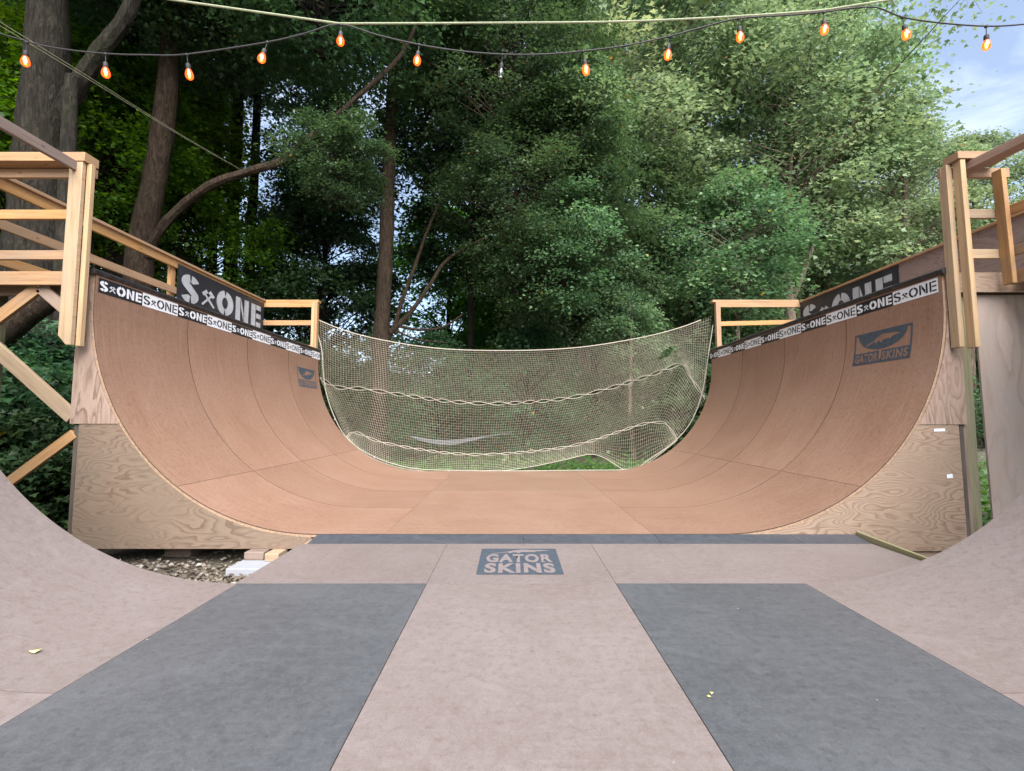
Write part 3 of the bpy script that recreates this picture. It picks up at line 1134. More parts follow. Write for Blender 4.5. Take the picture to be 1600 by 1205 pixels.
GATOR = [(.02, .20), (.14, .30), (.28, .42), (.36, .54), (.44, .66), (.54, .72), (.64, .70), (.72, .66), (.84, .66), (.97, .60),
         (.97, .55), (.86, .52), (.76, .46), (.74, .38), (.70, .38), (.68, .44), (.62, .40), (.52, .38), (.50, .28), (.46, .28), (.45, .38), (.40, .36), (.36, .26), (.32, .26), (.33, .36), (.22, .30), (.10, .20)]


def round_logo(sg, y_near, lab, half_s):
    """framed half-disc emblem over a two-word plate, on the wall"""
    wdt, hgt = .79, .36
    base_s = half_s + hgt
    ys = y_near if sg < 0 else y_near + wdt
    x0, z0 = FP.pt(base_s)
    e = thing('logo_sticker', lab, 'sticker', (x0 if sg < 0 else -x0, y_near + wdt / 2, z0))
    bm = bmesh.new()
    b_ = .022
    rect(bm, 0, 0, b_, hgt)
    rect(bm, wdt - b_, 0, wdt, hgt)
    rect(bm, b_, hgt - b_, wdt - b_, hgt)
    rect(bm, b_, 0, wdt - b_, .135)
    poly(bm, [(.06, hgt - b_)] + [(wdt / 2 + .335 * math.cos(math.radians(t_)), hgt - b_ - .185 * math.sin(math.radians(t_))) for t_ in range(176, 2, -8)] + [(wdt - .06, hgt - b_)])
    finish(bm, 'emblem', M['logo_slate'], e, wall_map(sg, ys, .0022, base_s), cut=.06)
    bm = bmesh.new()
    poly(bm, [(.15 + .5 * a, .165 + .21 * c) for a, c in GATOR])
    add(bm, fit(text_bm("GATOR", 1, .03), .035, .365, .022, .118))
    add(bm, fit(text_bm("SKINS", 1, .03), .425, .755, .022, .118))
    poly(bm, [(.375, .14), (.415, .14), (.41, .07), (.395, .015), (.38, .07)])
    finish(bm, 'lettering', M['logo_brown'], e, wall_map(sg, ys, .0040, base_s), cut=.06)


round_logo(1, 4.63, 'dark half-round emblem sticker high on the right curved wall', .41)
round_logo(-1, 8.42, 'small dark emblem sticker near the far end of the left curved wall', .43)

# floor logo
e = thing('floor_decal', 'slate rectangular decal with two pale words on the platform', 'decal', (0, 3.6, 0))
bm = bmesh.new()
rect(bm, -.305, 3.29, .295, 3.925)
finish(bm, 'backing', M['logo_slate'], e, lambda a, b_: Vector((a, b_, .0022)))
bm = bmesh.new()
poly(bm, [(-.25 + .5 * a, 3.735 + .22 * c) for a, c in GATOR])
add(bm, fit(text_bm("GATOR", 1, .045), -.255, .245, 3.555, 3.765))
add(bm, fit(text_bm("SKINS", 1, .045), -.255, .245, 3.315, 3.535))
finish(bm, 'lettering', M['logo_tan'], e, lambda a, b_: Vector((a, b_, .0038)))

# little labels stuck on the right plywood
for (u, v, w_, h_, lab) in ((1484, 744, .055, .04, 'small square white paper label stapled to the right plywood'),
                            (1468, 672, .10, .03, 'torn pale label strip at the top of the right plywood')):
    q = at(u, v, FY0 - .001)
    mb = MB()
    mb.prism([(q.x - w_ / 2, q.z - h_ / 2), (q.x + w_ / 2, q.z - h_ / 2 + .004), (q.x + w_ / 2 - .004, q.z + h_ / 2), (q.x - w_ * .2, q.z + h_ * .38), (q.x - w_ / 2, q.z + h_ / 2 - .006)], FY0 - .0035, FY0 - .0015)
    tag(mb.done('paper_label', M['white']), lab, 'label')

# ------------------------------------------------------------------ blocks at the left of the platform
def block(name, x0, x1, y0, y1, z0, z1, mat, lab, cat, bev=.006):
    mb = MB()
    mb.board(((x0), (y0 + y1) / 2, (z0 + z1) / 2), (x1, (y0 + y1) / 2, (z0 + z1) / 2), z1 - z0, y1 - y0, (0, 0, 1))
    return tag(mb.done(name, M[mat], bevel=bev), lab, cat)


block('paving_slab', -2.42, -1.90, 3.97, 4.33, -.236, -.172, 'styro', 'white flat slab lying on the dirt beside the platform', 'slab')
block('wood_block', -2.40, -2.23, 4.20, 4.34, -.172, -.103, 'lumber_grey', 'left pale wood block on the white slab under the plywood', 'block')
block('wood_block', -2.20, -2.08, 4.16, 4.34, -.172, -.103, 'lumber_pale', 'right pale wood block on the white slab beside the platform', 'block')
block('wood_block', -3.35, -3.10, 4.55, 4.8, -.245, -.10, 'lumber_grey', 'grey wood block in the shadow under the left plywood', 'block')
block('wood_block', 3.55, 3.78, 4.32, 4.55, -.245, -.12, 'lumber_grey', 'grey wood block under the right plywood', 'block')

# ------------------------------------------------------------------ leaves
def leaf_arrays(P, D, Nn, L, wid=.42, fold=.14, shape=0):
    """folded leaf blades; returns verts (n*k,3), tris"""
    n = len(P)
    S = np.cross(Nn, D)
    S /= np.linalg.norm(S, axis=1, keepdims=True) + 1e-9
    L = L[:, None]
    if shape == 0:
        V = np.stack([P, P + D * L * .45 + S * L * wid + Nn * L * fold, P + D * L, P + D * L * .45 - S * L * wid + Nn * L * fold], 1)
        base = np.arange(n)[:, None] * 4
        Fc = np.concatenate([base + np.array([[0, 1, 2]]), base + np.array([[0, 2, 3]])], 1).reshape(-1, 3)
        return V.reshape(-1, 3), Fc, 4
    # lobed leaf : stem, side lobe, notch, tip, notch, side lobe
    V = np.stack([P, P + D * L * .30 + S * L * .55 + Nn * L * fold, P + D * L * .55 + S * L * .2 + Nn * L * fold * .5, P + D * L,
                  P + D * L * .55 - S * L * .2 + Nn * L * fold * .5, P + D * L * .30 - S * L * .55 + Nn * L * fold], 1)
    base = np.arange(n)[:, None] * 6
    Fc = np.concatenate([base + np.array([[0, 1, 2]]), base + np.array([[0, 2, 3]]), base + np.array([[0, 3, 4]]), base + np.array([[0, 4, 5]])], 1).reshape(-1, 3)
    return V.reshape(-1, 3), Fc, 6


def tri_mesh(name, V, Fc, rnd_per_vert, mat_idx=None):
    me = bpy.data.meshes.new(name)
    nv, nf = len(V), len(Fc)
    me.vertices.add(nv)
    me.vertices.foreach_set("co", V.astype(np.float32).ravel())
    me.loops.add(nf * 3)
    me.loops.foreach_set("vertex_index", Fc.astype(np.int32).ravel())
    me.polygons.add(nf)
    me.polygons.foreach_set("loop_start", (np.arange(nf) * 3).astype(np.int32))
    me.polygons.foreach_set("loop_total", np.full(nf, 3, np.int32))
    if mat_idx is not None:
        me.polygons.foreach_set("material_index", mat_idx.astype(np.int32))
    at_ = me.attributes.new("rnd", 'FLOAT', 'POINT')
    at_.data.foreach_set("value", rnd_per_vert.astype(np.float32))
    me.update()
    return me


def twig_arrays(segs, sides=3):
    V, Fc = [], []
    for (a, b_, r0, r1) in segs:
        a, b_ = np.array(a), np.array(b_)
        d = b_ - a
        d = d / (np.linalg.norm(d) + 1e-9)
        ref = np.array([0, 0, 1.0]) if abs(d[2]) < .9 else np.array([1.0, 0, 0])
        u = np.cross(d, ref); u /= np.linalg.norm(u)
        w = np.cross(d, u)
        k0 = len(V)
        for (p, r) in ((a, r0), (b_, r1)):
            for k in range(sides):
                t_ = 2 * math.pi * k / sides
                V.append(p + (u * math.cos(t_) + w * math.sin(t_)) * r)
        for k in range(sides):
            k2 = (k + 1) % sides
            Fc.append((k0 + k, k0 + k2, k0 + sides + k2))
            Fc.append((k0 + k, k0 + sides + k2, k0 + sides + k))
    return np.array(V), np.array(Fc)


def crown_mesh(name, seed, rx, h, nclump, nleaf, leaf, prof, cr=(.5, .95), inner=.3, shape=0, droop=.35, flat=.2):
    """a crown of leaf sprays hung on thin branches; origin at the foot of the crown, on the trunk axis"""
    r = np.random.RandomState(seed)
    P, D, Nn, L, RN = [], [], [], [], []
    segs = []
    # a few big lobes make the outline uneven
    lob = r.uniform(0, 2 * math.pi, 4)
    for i in range(nclump):
        t_ = r.beta(1.25, 1.25)
        az = r.uniform(0, 2 * math.pi)
        wob = 1 + .22 * math.sin(2 * az + lob[0] + 3 * t_) + .16 * math.sin(3 * az + lob[1] + 7 * t_) + .1 * math.sin(9 * t_ + lob[2])
        rad = rx * prof(t_) * wob * math.sqrt(r.uniform(inner, 1.0))
        c = np.array([rad * math.cos(az), rad * math.sin(az), t_ * h])
        ax = np.array([0, 0, max(0, c[2] - rad * r.uniform(.35, .8))])
        mid = ax + (c - ax) * .55 + np.array([r.normal(0, .12), r.normal(0, .12), .12 * rad])
        r0 = .012 + .009 * rad
        segs.append((ax, mid, r0, r0 * .6))
        segs.append((mid, c, r0 * .6, .005))
        R0 = r.uniform(*cr)
        m = int(nleaf * r.uniform(.6, 1.4) * (R0 / np.mean(cr)) ** 2)
        q = r.normal(0, .5, (m, 2)) * R0
        rr = np.linalg.norm(q, axis=1)
        z = r.normal(0, flat, m) * R0 - droop * rr ** 2 / R0
        out = np.array([math.cos(az), math.sin(az)])
        pos = np.stack([q[:, 0], q[:, 1], z], 1) + c
        ow = np.stack([q[:, 0] / (rr + .1) + out[0] * .8, q[:, 1] / (rr + .1) + out[1] * .8, np.full(m, -.45)], 1) + r.normal(0, .45, (m, 3))
        ow /= np.linalg.norm(ow, axis=1, keepdims=True)
        nn = np.stack([r.normal(0, .6, m) + out[0] * .4, r.normal(0, .6, m) + out[1] * .4, np.ones(m)], 1)
        nn -= ow * np.sum(nn * ow, 1, keepdims=True)
        nn /= np.linalg.norm(nn, axis=1, keepdims=True)
        P.append(pos); D.append(ow); Nn.append(nn)
        L.append(leaf * r.uniform(.5, 1.4, m) * r.uniform(.8, 1.2))
        RN.append(np.clip(r.normal(.45 + r.normal(0, .16), .2, m), 0, .96) + (r.uniform(0, 1, m) > .9975) * .9)
        for k in range(3):
            g = pos[r.randint(m)] if m else c
            segs.append((c, g, .006, .003))
    P, D, Nn, L, RN = map(np.concatenate, (P, D, Nn, L, RN))
    V, Fc, k = leaf_arrays(P, D, Nn, L, shape=shape)
    TV, TF = twig_arrays(segs)
    nf = len(Fc)
    mi = np.concatenate([np.zeros(nf), np.ones(len(TF))])
    rv = np.concatenate([np.repeat(np.clip(RN, 0, 1), k), np.full(len(TV), .5)])
    return tri_mesh(name, np.concatenate([V, TV]), np.concatenate([Fc, TF + len(V)]), rv, mi)


def p_round(t_): return math.sqrt(max(.02, 1 - (2 * t_ - 1) ** 2)) * (1.05 - .25 * t_)
def p_tall(t_): return (.45 + .55 * math.sin(math.pi * min(1, t_ * 1.15 + .1))) * (1.0 if t_ < .7 else 1.0 - (t_ - .7) * 2.2)
def p_col(t_): return .8 + .2 * math.sin(math.pi * t_) if t_ < .85 else (1 - t_) / .15 * .8


CR = {
    'maple': lambda s: crown_mesh('maple_crown', s, 4.2, 10.5, 125, 290, .15, p_round, (.65, 1.3), .22, shape=1),
    'tall': lambda s: crown_mesh('tall_crown', s, 3.1, 12, 140, 230, .145, p_tall, (.6, 1.05), .3, shape=1),
    'bush': lambda s: crown_mesh('bush_crown', s, 2.1, 4.6, 80, 170, .12, p_round, (.45, .8), .3),
    'near': lambda s: crown_mesh('near_crown', s, 3.6, 8.5, 170, 300, .105, p_round, (.55, 1.05), .35, shape=1),
    'shrub': lambda s: crown_mesh('shrub_crown', s, 1.0, 1.7, 36, 130, .085, p_round, (.3, .5), .25, shape=1),
}
_cache = {}


def crown(kind, variant, leaf_mat, bark_mat):
    """crown mesh data shared between the trees that use the same kind, variant and leaf"""
    key = (kind, variant, leaf_mat)
    if key not in _cache:
        me = CR[kind](11 + variant * 17 + len(kind) * 3)
        me.materials.append(M[leaf_mat])
        me.materials.append(M[bark_mat])
        _cache[key] = me
    return _cache[key]


def spline(pts, k=5):
    """Catmull-Rom through points"""
    pts = [Vector(p) for p in pts]
    if len(pts) < 3:
        return pts
    out = []
    n = len(pts)
    for i in range(n - 1):
        p0, p1, p2, p3 = pts[max(i - 1, 0)], pts[i], pts[i + 1], pts[min(i + 2, n - 1)]
        for j in range(k):
            t_ = j / k
            out.append(.5 * ((2 * p1) + (p2 - p0) * t_ + (2 * p0 - 5 * p1 + 4 * p2 - p3) * t_ ** 2 + (-p0 + 3 * p1 - 3 * p2 + p3) * t_ ** 3))
    out.append(pts[-1])
    return out


def trunk_obj(name, pts, r0, r1, bark, parent, flare=True, sides=12, seed=1):
    rn = random.Random(seed)
    sp = spline(pts, 6)
    n = len(sp)
    rad = []
    for i in range(n):
        f_ = i / (n - 1)
        r = r0 + (r1 - r0) * f_
        if flare:
            r *= 1 + .5 * max(0, 1 - f_ * 7) ** 2
        rad.append(r * (1 + rn.uniform(-.05, .05)))
    mb = MB()
    mb.tube(sp, rad, sides, True, .045, rn)
    return mb.done(name, M[bark], parent)


def tree(label, base, top, dia, crownspec, leaf_mat, bark='bark', bend=None, branches=(), group=None, name='broadleaf_tree', rot=None, seed=0, dtop=.25):
    """base/top: trunk ends; crownspec: list of (kind, variant, centre-foot location, scale)"""
    base = Vector(base)
    t_ = thing(name, label, 'tree', base, group)
    rn = random.Random(seed + 100)
    pts = [base + Vector((0, 0, -.1))]
    if bend:
        pts += [Vector(q) for q in bend]
    else:
        for k in (.35, .7):
            pts.append(base.lerp(Vector(top), k) + Vector((rn.uniform(-.12, .12), rn.uniform(-.12, .12), 0)))
    pts.append(Vector(top))
    trunk_obj('trunk', pts, dia / 2, dia / 2 * dtop, bark, t_, seed=seed)
    for (bp, b0, b1) in branches:
        trunk_obj('branch', bp, b0, b1, bark, t_, flare=False, sides=8, seed=seed + 5)
    for spec in crownspec:
        kind, var, loc, sc = spec[:4]
        me = crown(kind, var, spec[4] if len(spec) > 4 else leaf_mat, bark)
        o = bpy.data.objects.new('crown', me)
        COL.objects.link(o)
        o.parent = t_
        o.location = Vector(loc) - base
        o.rotation_euler = (0, 0, rn.uniform(0, 6.28) if rot is None else rot)
        o.scale = (sc, sc, sc)
    return t_


def g(u, Y):
    q = at(u, 650, Y)
    return Vector((q.x, Y, ground_z(q.x, Y)))


# --- the trees one can tell apart -------------------------------------------------
# big dark trunk at the far left
b0 = g(62, 8.0)
tree('big dark grey trunk with a forking limb behind the left railing post', b0, at(78, -260, 8), .98,
     [('near', 0, at(60, -90, 8.4), .95)], 'leaf_dark', 'bark',
     bend=[at(55, 430, 8), at(62, 250, 8), at(75, 60, 8)],
     branches=[([at(80, 205, 8), at(118, 140, 7.9), at(160, 75, 7.8), at(200, 20, 7.8), at(225, -60, 7.8)], .17, .09)], seed=1, dtop=.5)
b0 = g(102, 7.2)
tree('second grey trunk standing close behind the left plywood edge', b0, at(112, 120, 7.6), .36,
     [('bush', 1, at(118, -40, 8.6), .7)], 'leaf_dark', 'bark', bend=[at(103, 520, 7.3), at(100, 380, 7.4)], seed=2, dtop=.5)
tree('dark upright trunk between the big left trunk and the leaning one', g(190, 12), at(205, -120, 12), .72,
     [('maple', 0, at(190, 60, 12.6), .95)], 'leaf_dark', 'bark', bend=[at(188, 420, 12), at(196, 180, 12)], seed=3, dtop=.6)
b0 = g(210, 10.6)
tree('grey leaning trunk behind the left railing with one long bare brown limb', b0, at(272, -80, 10.4), .62,
     [('near', 1, at(330, 60, 10.2), 1.0), ('near', 0, at(505, 90, 9.6), .85), ('bush', 1, at(530, 310, 9.0), .42)], 'leaf_dark', 'bark_brown',
     bend=[at(216, 430, 10.5), at(240, 290, 10.4), at(262, 140, 10.4)],
     branches=[([at(228, 400, 10.4), at(262, 345, 10.2), at(325, 292, 10), at(390, 268, 9.9), at(440, 252, 9.8), at(452, 236, 9.8)], .11, .07),
               ([at(440, 252, 9.8), at(482, 216, 9.7), at(520, 186, 9.7), at(560, 150, 9.6), at(622, 92, 9.6), at(650, 40, 9.6)], .07, .035)], seed=4, dtop=.6)
for k, (u, Y, d, lab) in enumerate(((335, 16, .36, 'slim trunk left of a close pair beyond the left banner'),
                                    (364, 15, .48, 'thickest of three slim trunks beyond the left banner'),
                                    (394, 16.5, .40, 'right hand slim trunk of three beyond the left banner'))):
    tree(lab, g(u, Y), at(u + 12, 60, Y), d, [('tall', k, at(u + (k - 1) * 60, 150, Y + 1.2), .9)], 'leaf_mid', 'bark',
         bend=[at(u - 4, 420, Y), at(u + 4, 260, Y)], seed=10 + k, dtop=.6)
# the tree in the middle behind the net
b0 = g(592, 13.2)
tree('tall straight trunk in the middle with bare forked side branches above the net', b0, at(622, -200, 13.2), .50,
     [('near', 2, at(835, 475, 12.8), .68), ('near', 3, at(815, 270, 13.2), .80), ('near', 2, at(730, 150, 14.4), .95), ('bush', 0, at(878, 478, 12.2), .72, 'leaf_mid'), ('near', 1, at(560, 60, 14.6), .8), ('bush', 1, at(905, 300, 13.0), .8, 'leaf_mid'), ('bush', 2, at(520, 330, 15.2), .85), ('bush', 0, at(690, 300, 14.6), .85)],
     'leaf_dark', 'bark_brown',
     bend=[at(594, 560, 13.2), at(603, 400, 13.2), at(608, 250, 13.2), at(618, 60, 13.2)],
     branches=[([at(604, 535, 13.2), at(618, 505, 13.1), at(628, 470, 13), at(645, 425, 12.9), at(668, 360, 12.9), at(690, 310, 12.9)], .075, .03),
               ([at(610, 520, 13.1), at(640, 490, 13), at(672, 445, 12.9), at(700, 405, 12.9), at(760, 370, 12.8)], .08, .03),
               ([at(618, 508, 13.1), at(650, 515, 13), at(690, 512, 12.9), at(722, 492, 12.8)], .05, .02),
               ([at(616, 515, 13.1), at(650, 530, 13), at(700, 536, 12.9)], .035, .015)], seed=20, dtop=.6)
tree('slim dark trunk right of the middle behind the net', g(738, 17), at(742, 80, 17), .3, [('tall', 3, at(735, 440, 17.6), .95)], 'leaf_dark', 'bark', seed=21)
# right hand trees
tree('pale grey trunk rising above the net near the right far post', g(1020, 17), at(1008, 100, 17), .42,
     [('maple', 1, at(1040, 330, 17.3), 1.05)], 'leaf_light', 'bark_pale', bend=[at(1018, 500, 17), at(1012, 350, 17)],
     branches=[([at(1010, 380, 17), at(1035, 325, 16.8), at(1080, 300, 16.6), at(1150, 270, 16.4)], .09, .03)], seed=22)
tree('thin pale trunk seen through the net at its right side', g(990, 14), at(984, 470, 14), .16, [('bush', 0, at(984, 590, 14.3), .62)], 'leaf_mid', 'bark_pale', seed=23)
tree('pale forked trunk behind the right deck railing', g(1236, 16), at(1236, 240, 16.2), .46,
     [('maple', 2, at(1250, 400, 16.8), .98)], 'leaf_light', 'bark_pale',
     bend=[at(1235, 520, 16), at(1232, 455, 16), at(1228, 380, 16)],
     branches=[([at(1236, 472, 16), at(1250, 440, 15.8), at(1262, 410, 15.6), at(1275, 370, 15.5)], .10, .05)], seed=24)
tree('tall tree whose bare trunk top shows high on the right against the sky', g(1300, 20), at(1300, 20, 20), .5,
     [('tall', 0, at(1305, 250, 20), .84), ('bush', 2, at(1245, 250, 19.5), .9)], 'leaf_light', 'bark_pale', bend=[at(1290, 380, 20), at(1288, 200, 20)], seed=25)
tree('round crowned maple above the right plywood wall', g(1415, 17), at(1415, 200, 17), .4,
     [('maple', 0, at(1400, 435, 17), .62)], 'leaf_light', 'bark_pale', seed=26)
tree('lower leafy tree behind the right front railing', g(1520, 18), at(1520, 300, 18), .35,
     [('maple', 1, at(1500, 450, 18), .56)], 'leaf_light', 'bark_pale', seed=27)
tree('leafy tree beyond the right railing at the frame edge', g(1640, 18), at(1640, 360, 18), .3, [('bush', 1, at(1640, 470, 18), .9)], 'leaf_light', 'bark_pale', seed=28)
tree('tall pale maple reaching the top of the picture right of the middle', g(1100, 20), at(1105, 40, 20), .5,
     [('maple', 2, at(1075, 260, 20), 1.12)], 'leaf_light', 'bark_pale', seed=29)
tree('bushy green tree behind the right far railing', g(1150, 15), at(1150, 380, 15), .25, [('bush', 2, at(1155, 500, 15), 1.05)], 'leaf_mid', 'bark_pale', seed=30)
tree('dark leafy tree between the net and the pale trunk', g(930, 16.5), at(930, 250, 16.5), .3, [('maple', 2, at(940, 480, 16.8), .75)], 'leaf_mid', 'bark', seed=31)
tree('lime green tree glowing behind the big left trunks', g(240, 17), at(240, 100, 17), .3, [('maple', 1, at(235, 420, 17.5), .85)], 'leaf_lime', 'bark', seed=32)
tree('lime green tree at the left frame edge behind the big trunk', g(-20, 13), at(-20, 60, 13), .3, [('maple', 1, at(-10, 400, 13.5), .8)], 'leaf_lime', 'bark', seed=33)

tree('small leafy tree below the gap under the long bare limb', g(505, 19), at(505, 200, 19), .26, [('maple', 0, at(500, 500, 19.5), .62)], 'leaf_mid', 'bark', seed=34)
tree('lime green tree between the dark left trunks', g(130, 14), at(130, 60, 14), .26, [('maple', 2, at(140, 420, 14.5), .8)], 'leaf_lime', 'bark', seed=36)

for k, (u, v, Y, sc, lab) in enumerate(((152, 350, 11.0, .95, 'bright yellow green sapling between the big trunk and the dark upright trunk'),
                                        (238, 345, 13.6, 1.0, 'bright yellow green sapling just right of the dark upright trunk'),
                                        (12, 340, 10.2, 1.0, 'bright yellow green sapling left of the big trunk'),
                                        (310, 470, 13.5, .9, 'yellow green sapling behind the long bare limb'))):
    tree(lab, g(u, Y), at(u, v - 150, Y), .09, [('bush', k % 3, at(u, v, Y), sc)], 'leaf_lime', 'bark', name='sapling', seed=50 + k)

# --- the wood behind -------------------------------------------------
def vsky(u):
    tab = [(-900, -600), (1100, -600), (1160, 30), (1200, 45), (1250, 40), (1280, -60), (1380, 0), (1430, 110), (1500, 165), (1570, 240), (1640, 290), (2200, 380)]
    for (a, va), (b_, vb) in zip(tab, tab[1:]):
        if a <= u < b_:
            return va + (vb - va) * (u - a) / (b_ - a)
    return -600


rb = random.Random(42)
spots = []
for i in range(600):
    u = rb.uniform(-350, 1900)
    Y = rb.uniform(17, 44)
    p0 = g(u, Y)
    if 60 < u < 740 and Y > 24:
        continue
    if all((p0 - q).length > (5.0 if u < 740 else 3.4) for q in spots):
        spots.append(p0)
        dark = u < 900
        kind = rb.choice(['maple', 'tall', 'maple'])
        var = rb.randrange(3)
        sc = rb.uniform(.8, 1.15)
        z0 = p0.z + rb.uniform(.6, 2.2)
        ztop = at(u, max(vsky(u), vsky(u + 70)) + 45, Y).z
        hh = {'maple': 10.5, 'tall': 12}[kind]
        sc = min(sc, max(.3, (ztop - z0) / hh))
        if sc < .36:
            continue
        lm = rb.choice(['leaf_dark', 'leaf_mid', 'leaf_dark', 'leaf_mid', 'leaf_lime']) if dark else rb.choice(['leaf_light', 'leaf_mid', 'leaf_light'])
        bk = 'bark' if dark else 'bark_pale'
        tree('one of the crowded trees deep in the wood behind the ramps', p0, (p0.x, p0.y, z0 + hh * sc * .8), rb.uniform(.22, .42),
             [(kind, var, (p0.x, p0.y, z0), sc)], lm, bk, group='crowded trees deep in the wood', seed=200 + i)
    if len(spots) > 66:
        break

# understory bushes in the wood
spots = []
for i in range(500):
    u = rb.uniform(-100, 1700)
    Y = rb.uniform(13.5, 24)
    p0 = g(u, Y)
    if all((p0 - q).length > 2.0 for q in spots) and not (u > 1250 and Y < 15):
        spots.append(p0)
        lm = rb.choice(['leaf_dark', 'leaf_mid', 'leaf_dark']) if u < 850 else rb.choice(['leaf_mid', 'leaf_dark'])
        o = tree('one of the low bushes filling the wood floor', p0, (p0.x, p0.y, p0.z + 1.6), .07,
                 [('bush', rb.randrange(3), (p0.x, p0.y, p0.z + .15), rb.uniform(.5, .85))], lm, 'bark', group='low bushes on the wood floor', name='bush', seed=900 + i)
        o['category'] = 'bush'
    if len(spots) > 52:
        break

# a few trees round the clearing beside and behind the camera
for i, (x, y, s_) in enumerate(((-15, 2.5, 1.1), (-17, -3, 1.2), (-15, -9, 1.2), (13, -12, 1.0))):
    tree('tall tree at the edge of the clearing outside the view', (x, y, -.25), (x, y, 9), .5,
         [('maple', i % 3, (x, y, .6 + (i % 3) * .8), s_), ('maple', (i + 1) % 3, (x - .8, y - .5, 7.0 + (i % 3)), s_ * .9)], 'leaf_mid', 'bark', group='trees round the clearing outside the view', seed=400 + i)

# shrubs under the left deck
for i, (u, v, Y, s_, lab) in enumerate(((35, 690, 6.0, 1.0, 'leafy green shrub under the left deck at the frame edge'),
                                        (95, 760, 5.6, .9, 'low dark shrub beside the left plywood edge'),
                                        (60, 590, 7.0, 1.0, 'shrub between the two big left trunks'),
                                        (-60, 640, 5.4, 1.1, 'broad shrub left of the frame below the deck'),
                                        (20, 800, 5.0, .75, 'low shrub in the dark behind the near ramp edge'))):
    q = at(u, v, Y)
    gz_ = ground_z(q.x, Y)
    o = tree(lab, (q.x, Y, gz_), (q.x, Y, gz_ + .8), .04, [('shrub', i % 2, (q.x, Y, max(gz_, q.z - .85 * s_)), s_)], 'leaf_dark', 'bark', name='shrub', seed=600 + i)
    o['category'] = 'shrub'
# leaning log and small things under the deck
mb = MB()
lg = [at(-60, 565, 6.3), at(0, 525, 6.3), at(40, 492, 6.3), at(85, 462, 6.3)]
mb.tube(lg, [.17, .165, .15, .14], 10, True, .06, random.Random(3))
tag(mb.done('log', M['bark_brown']), 'brown log leaning under the left deck', 'log')

# ground cover (uncountable)
r = np.random.RandomState(5)
n = 42000
X = r.uniform(-14, 14, n)
Y_ = 9.7 + r.uniform(0, 1, n) ** 1.5 * 16
keep = np.sin(X * 1.1 + 2) * np.cos(Y_ * .9) + r.normal(0, .5, n) > -.5
X, Y_ = X[keep], Y_[keep]
X2 = r.uniform(-9, -4.2, 5000); Y2 = r.uniform(4.6, 9.5, 5000)
X3 = r.uniform(4.4, 10, 3000); Y3 = r.uniform(4.6, 9.5, 3000)
X = np.concatenate([X, X2, X3]); Y_ = np.concatenate([Y_, Y2, Y3])
n = len(X)
Z = np.array([ground_z(a, c) for a, c in zip(X, Y_)]) + np.abs(r.normal(0, .11, n)) + .01
P = np.stack([X, Y_, Z], 1)
D = np.stack([r.normal(0, 1, n), r.normal(0, 1, n), r.normal(.1, .3, n)], 1); D /= np.linalg.norm(D, axis=1, keepdims=True)
Nn = np.stack([r.normal(0, .4, n), r.normal(0, .4, n) - .3, np.ones(n)], 1)
Nn -= D * np.sum(Nn * D, 1, keepdims=True); Nn /= np.linalg.norm(Nn, axis=1, keepdims=True)
V, Fc, k = leaf_arrays(P, D, Nn, r.uniform(.07, .15, n), shape=1)
tag(link(tri_mesh('ground_cover', V, Fc, np.repeat(np.clip(r.normal(.5, .22, n), 0, .96), k)), 'ground_cover', M['leaf_floor']), kind='stuff')
# dry leaf litter in the gap on the left
n = 2600
X = r.uniform(-3.9, -1.75, n); Y_ = np.clip(r.normal(3.85, .3, n), 3.16, 4.9)
P = np.stack([X, Y_, -.243 + r.uniform(0, .03, n)], 1)
D = np.stack([r.normal(0, 1, n), r.normal(0, 1, n), r.normal(0, .25, n)], 1); D /= np.linalg.norm(D, axis=1, keepdims=True)
Nn = np.stack([r.normal(0, .5, n), r.normal(0, .5, n), np.ones(n)], 1)
Nn -= D * np.sum(Nn * D, 1, keepdims=True); Nn /= np.linalg.norm(Nn, axis=1, keepdims=True)
V, Fc, k = leaf_arrays(P, D, Nn, r.uniform(.02, .055, n), shape=0)
tag(link(tri_mesh('leaf_litter', V, Fc, np.repeat(r.uniform(0, 1, n), k)), 'leaf_litter', M['litter']), kind='stuff')

# single fallen leaves on the boards
def fallen(name, x, y, z, s_, rot, lab):
    mb = MB()
    pts = [(0, -.5), (.3, -.25), (.55, .05), (.2, .12), (0, .6), (-.22, .15), (-.5, .1), (-.32, -.2)]
    c, s2 = math.cos(rot), math.sin(rot)
    ctr = mb.bm.verts.new((x, y, z + .12 * s_))
    vs = [mb.bm.verts.new((x + s_ * (a * c - b_ * s2), y + s_ * (a * s2 + b_ * c), z + s_ * (.05 + .25 * abs(a)))) for a, b_ in pts]
    for i in range(len(vs)):
        mb.bm.faces.new([ctr, vs[i], vs[(i + 1) % len(vs)]])
    o = mb.done(name, M['petal'])
    md = o.modifiers.new("thick", 'SOLIDIFY'); md.thickness = .0008
    return tag(o, lab, 'leaf')


q = Vector((-2.17, 2.16, NP.pt(NP.side - .36, 0)[1] + .002))
fallen('fallen_leaf', q.x, q.y, q.z, .045, .6, 'yellow green leaf lying on the near left curve')
fallen('fallen_leaf', .69, 1.875, .002, .018, 1.2, 'left of two tiny yellow leaf bits on the right dark strip')
fallen('fallen_leaf', .712, 1.90, .002, .016, 2.9, 'right of two tiny yellow leaf bits on the right dark strip')

# ------------------------------------------------------------------ net
netT = thing('safety_net', 'sagging cream safety net strung across the far end of the ramp', 'net', (0, 9.5, .03))


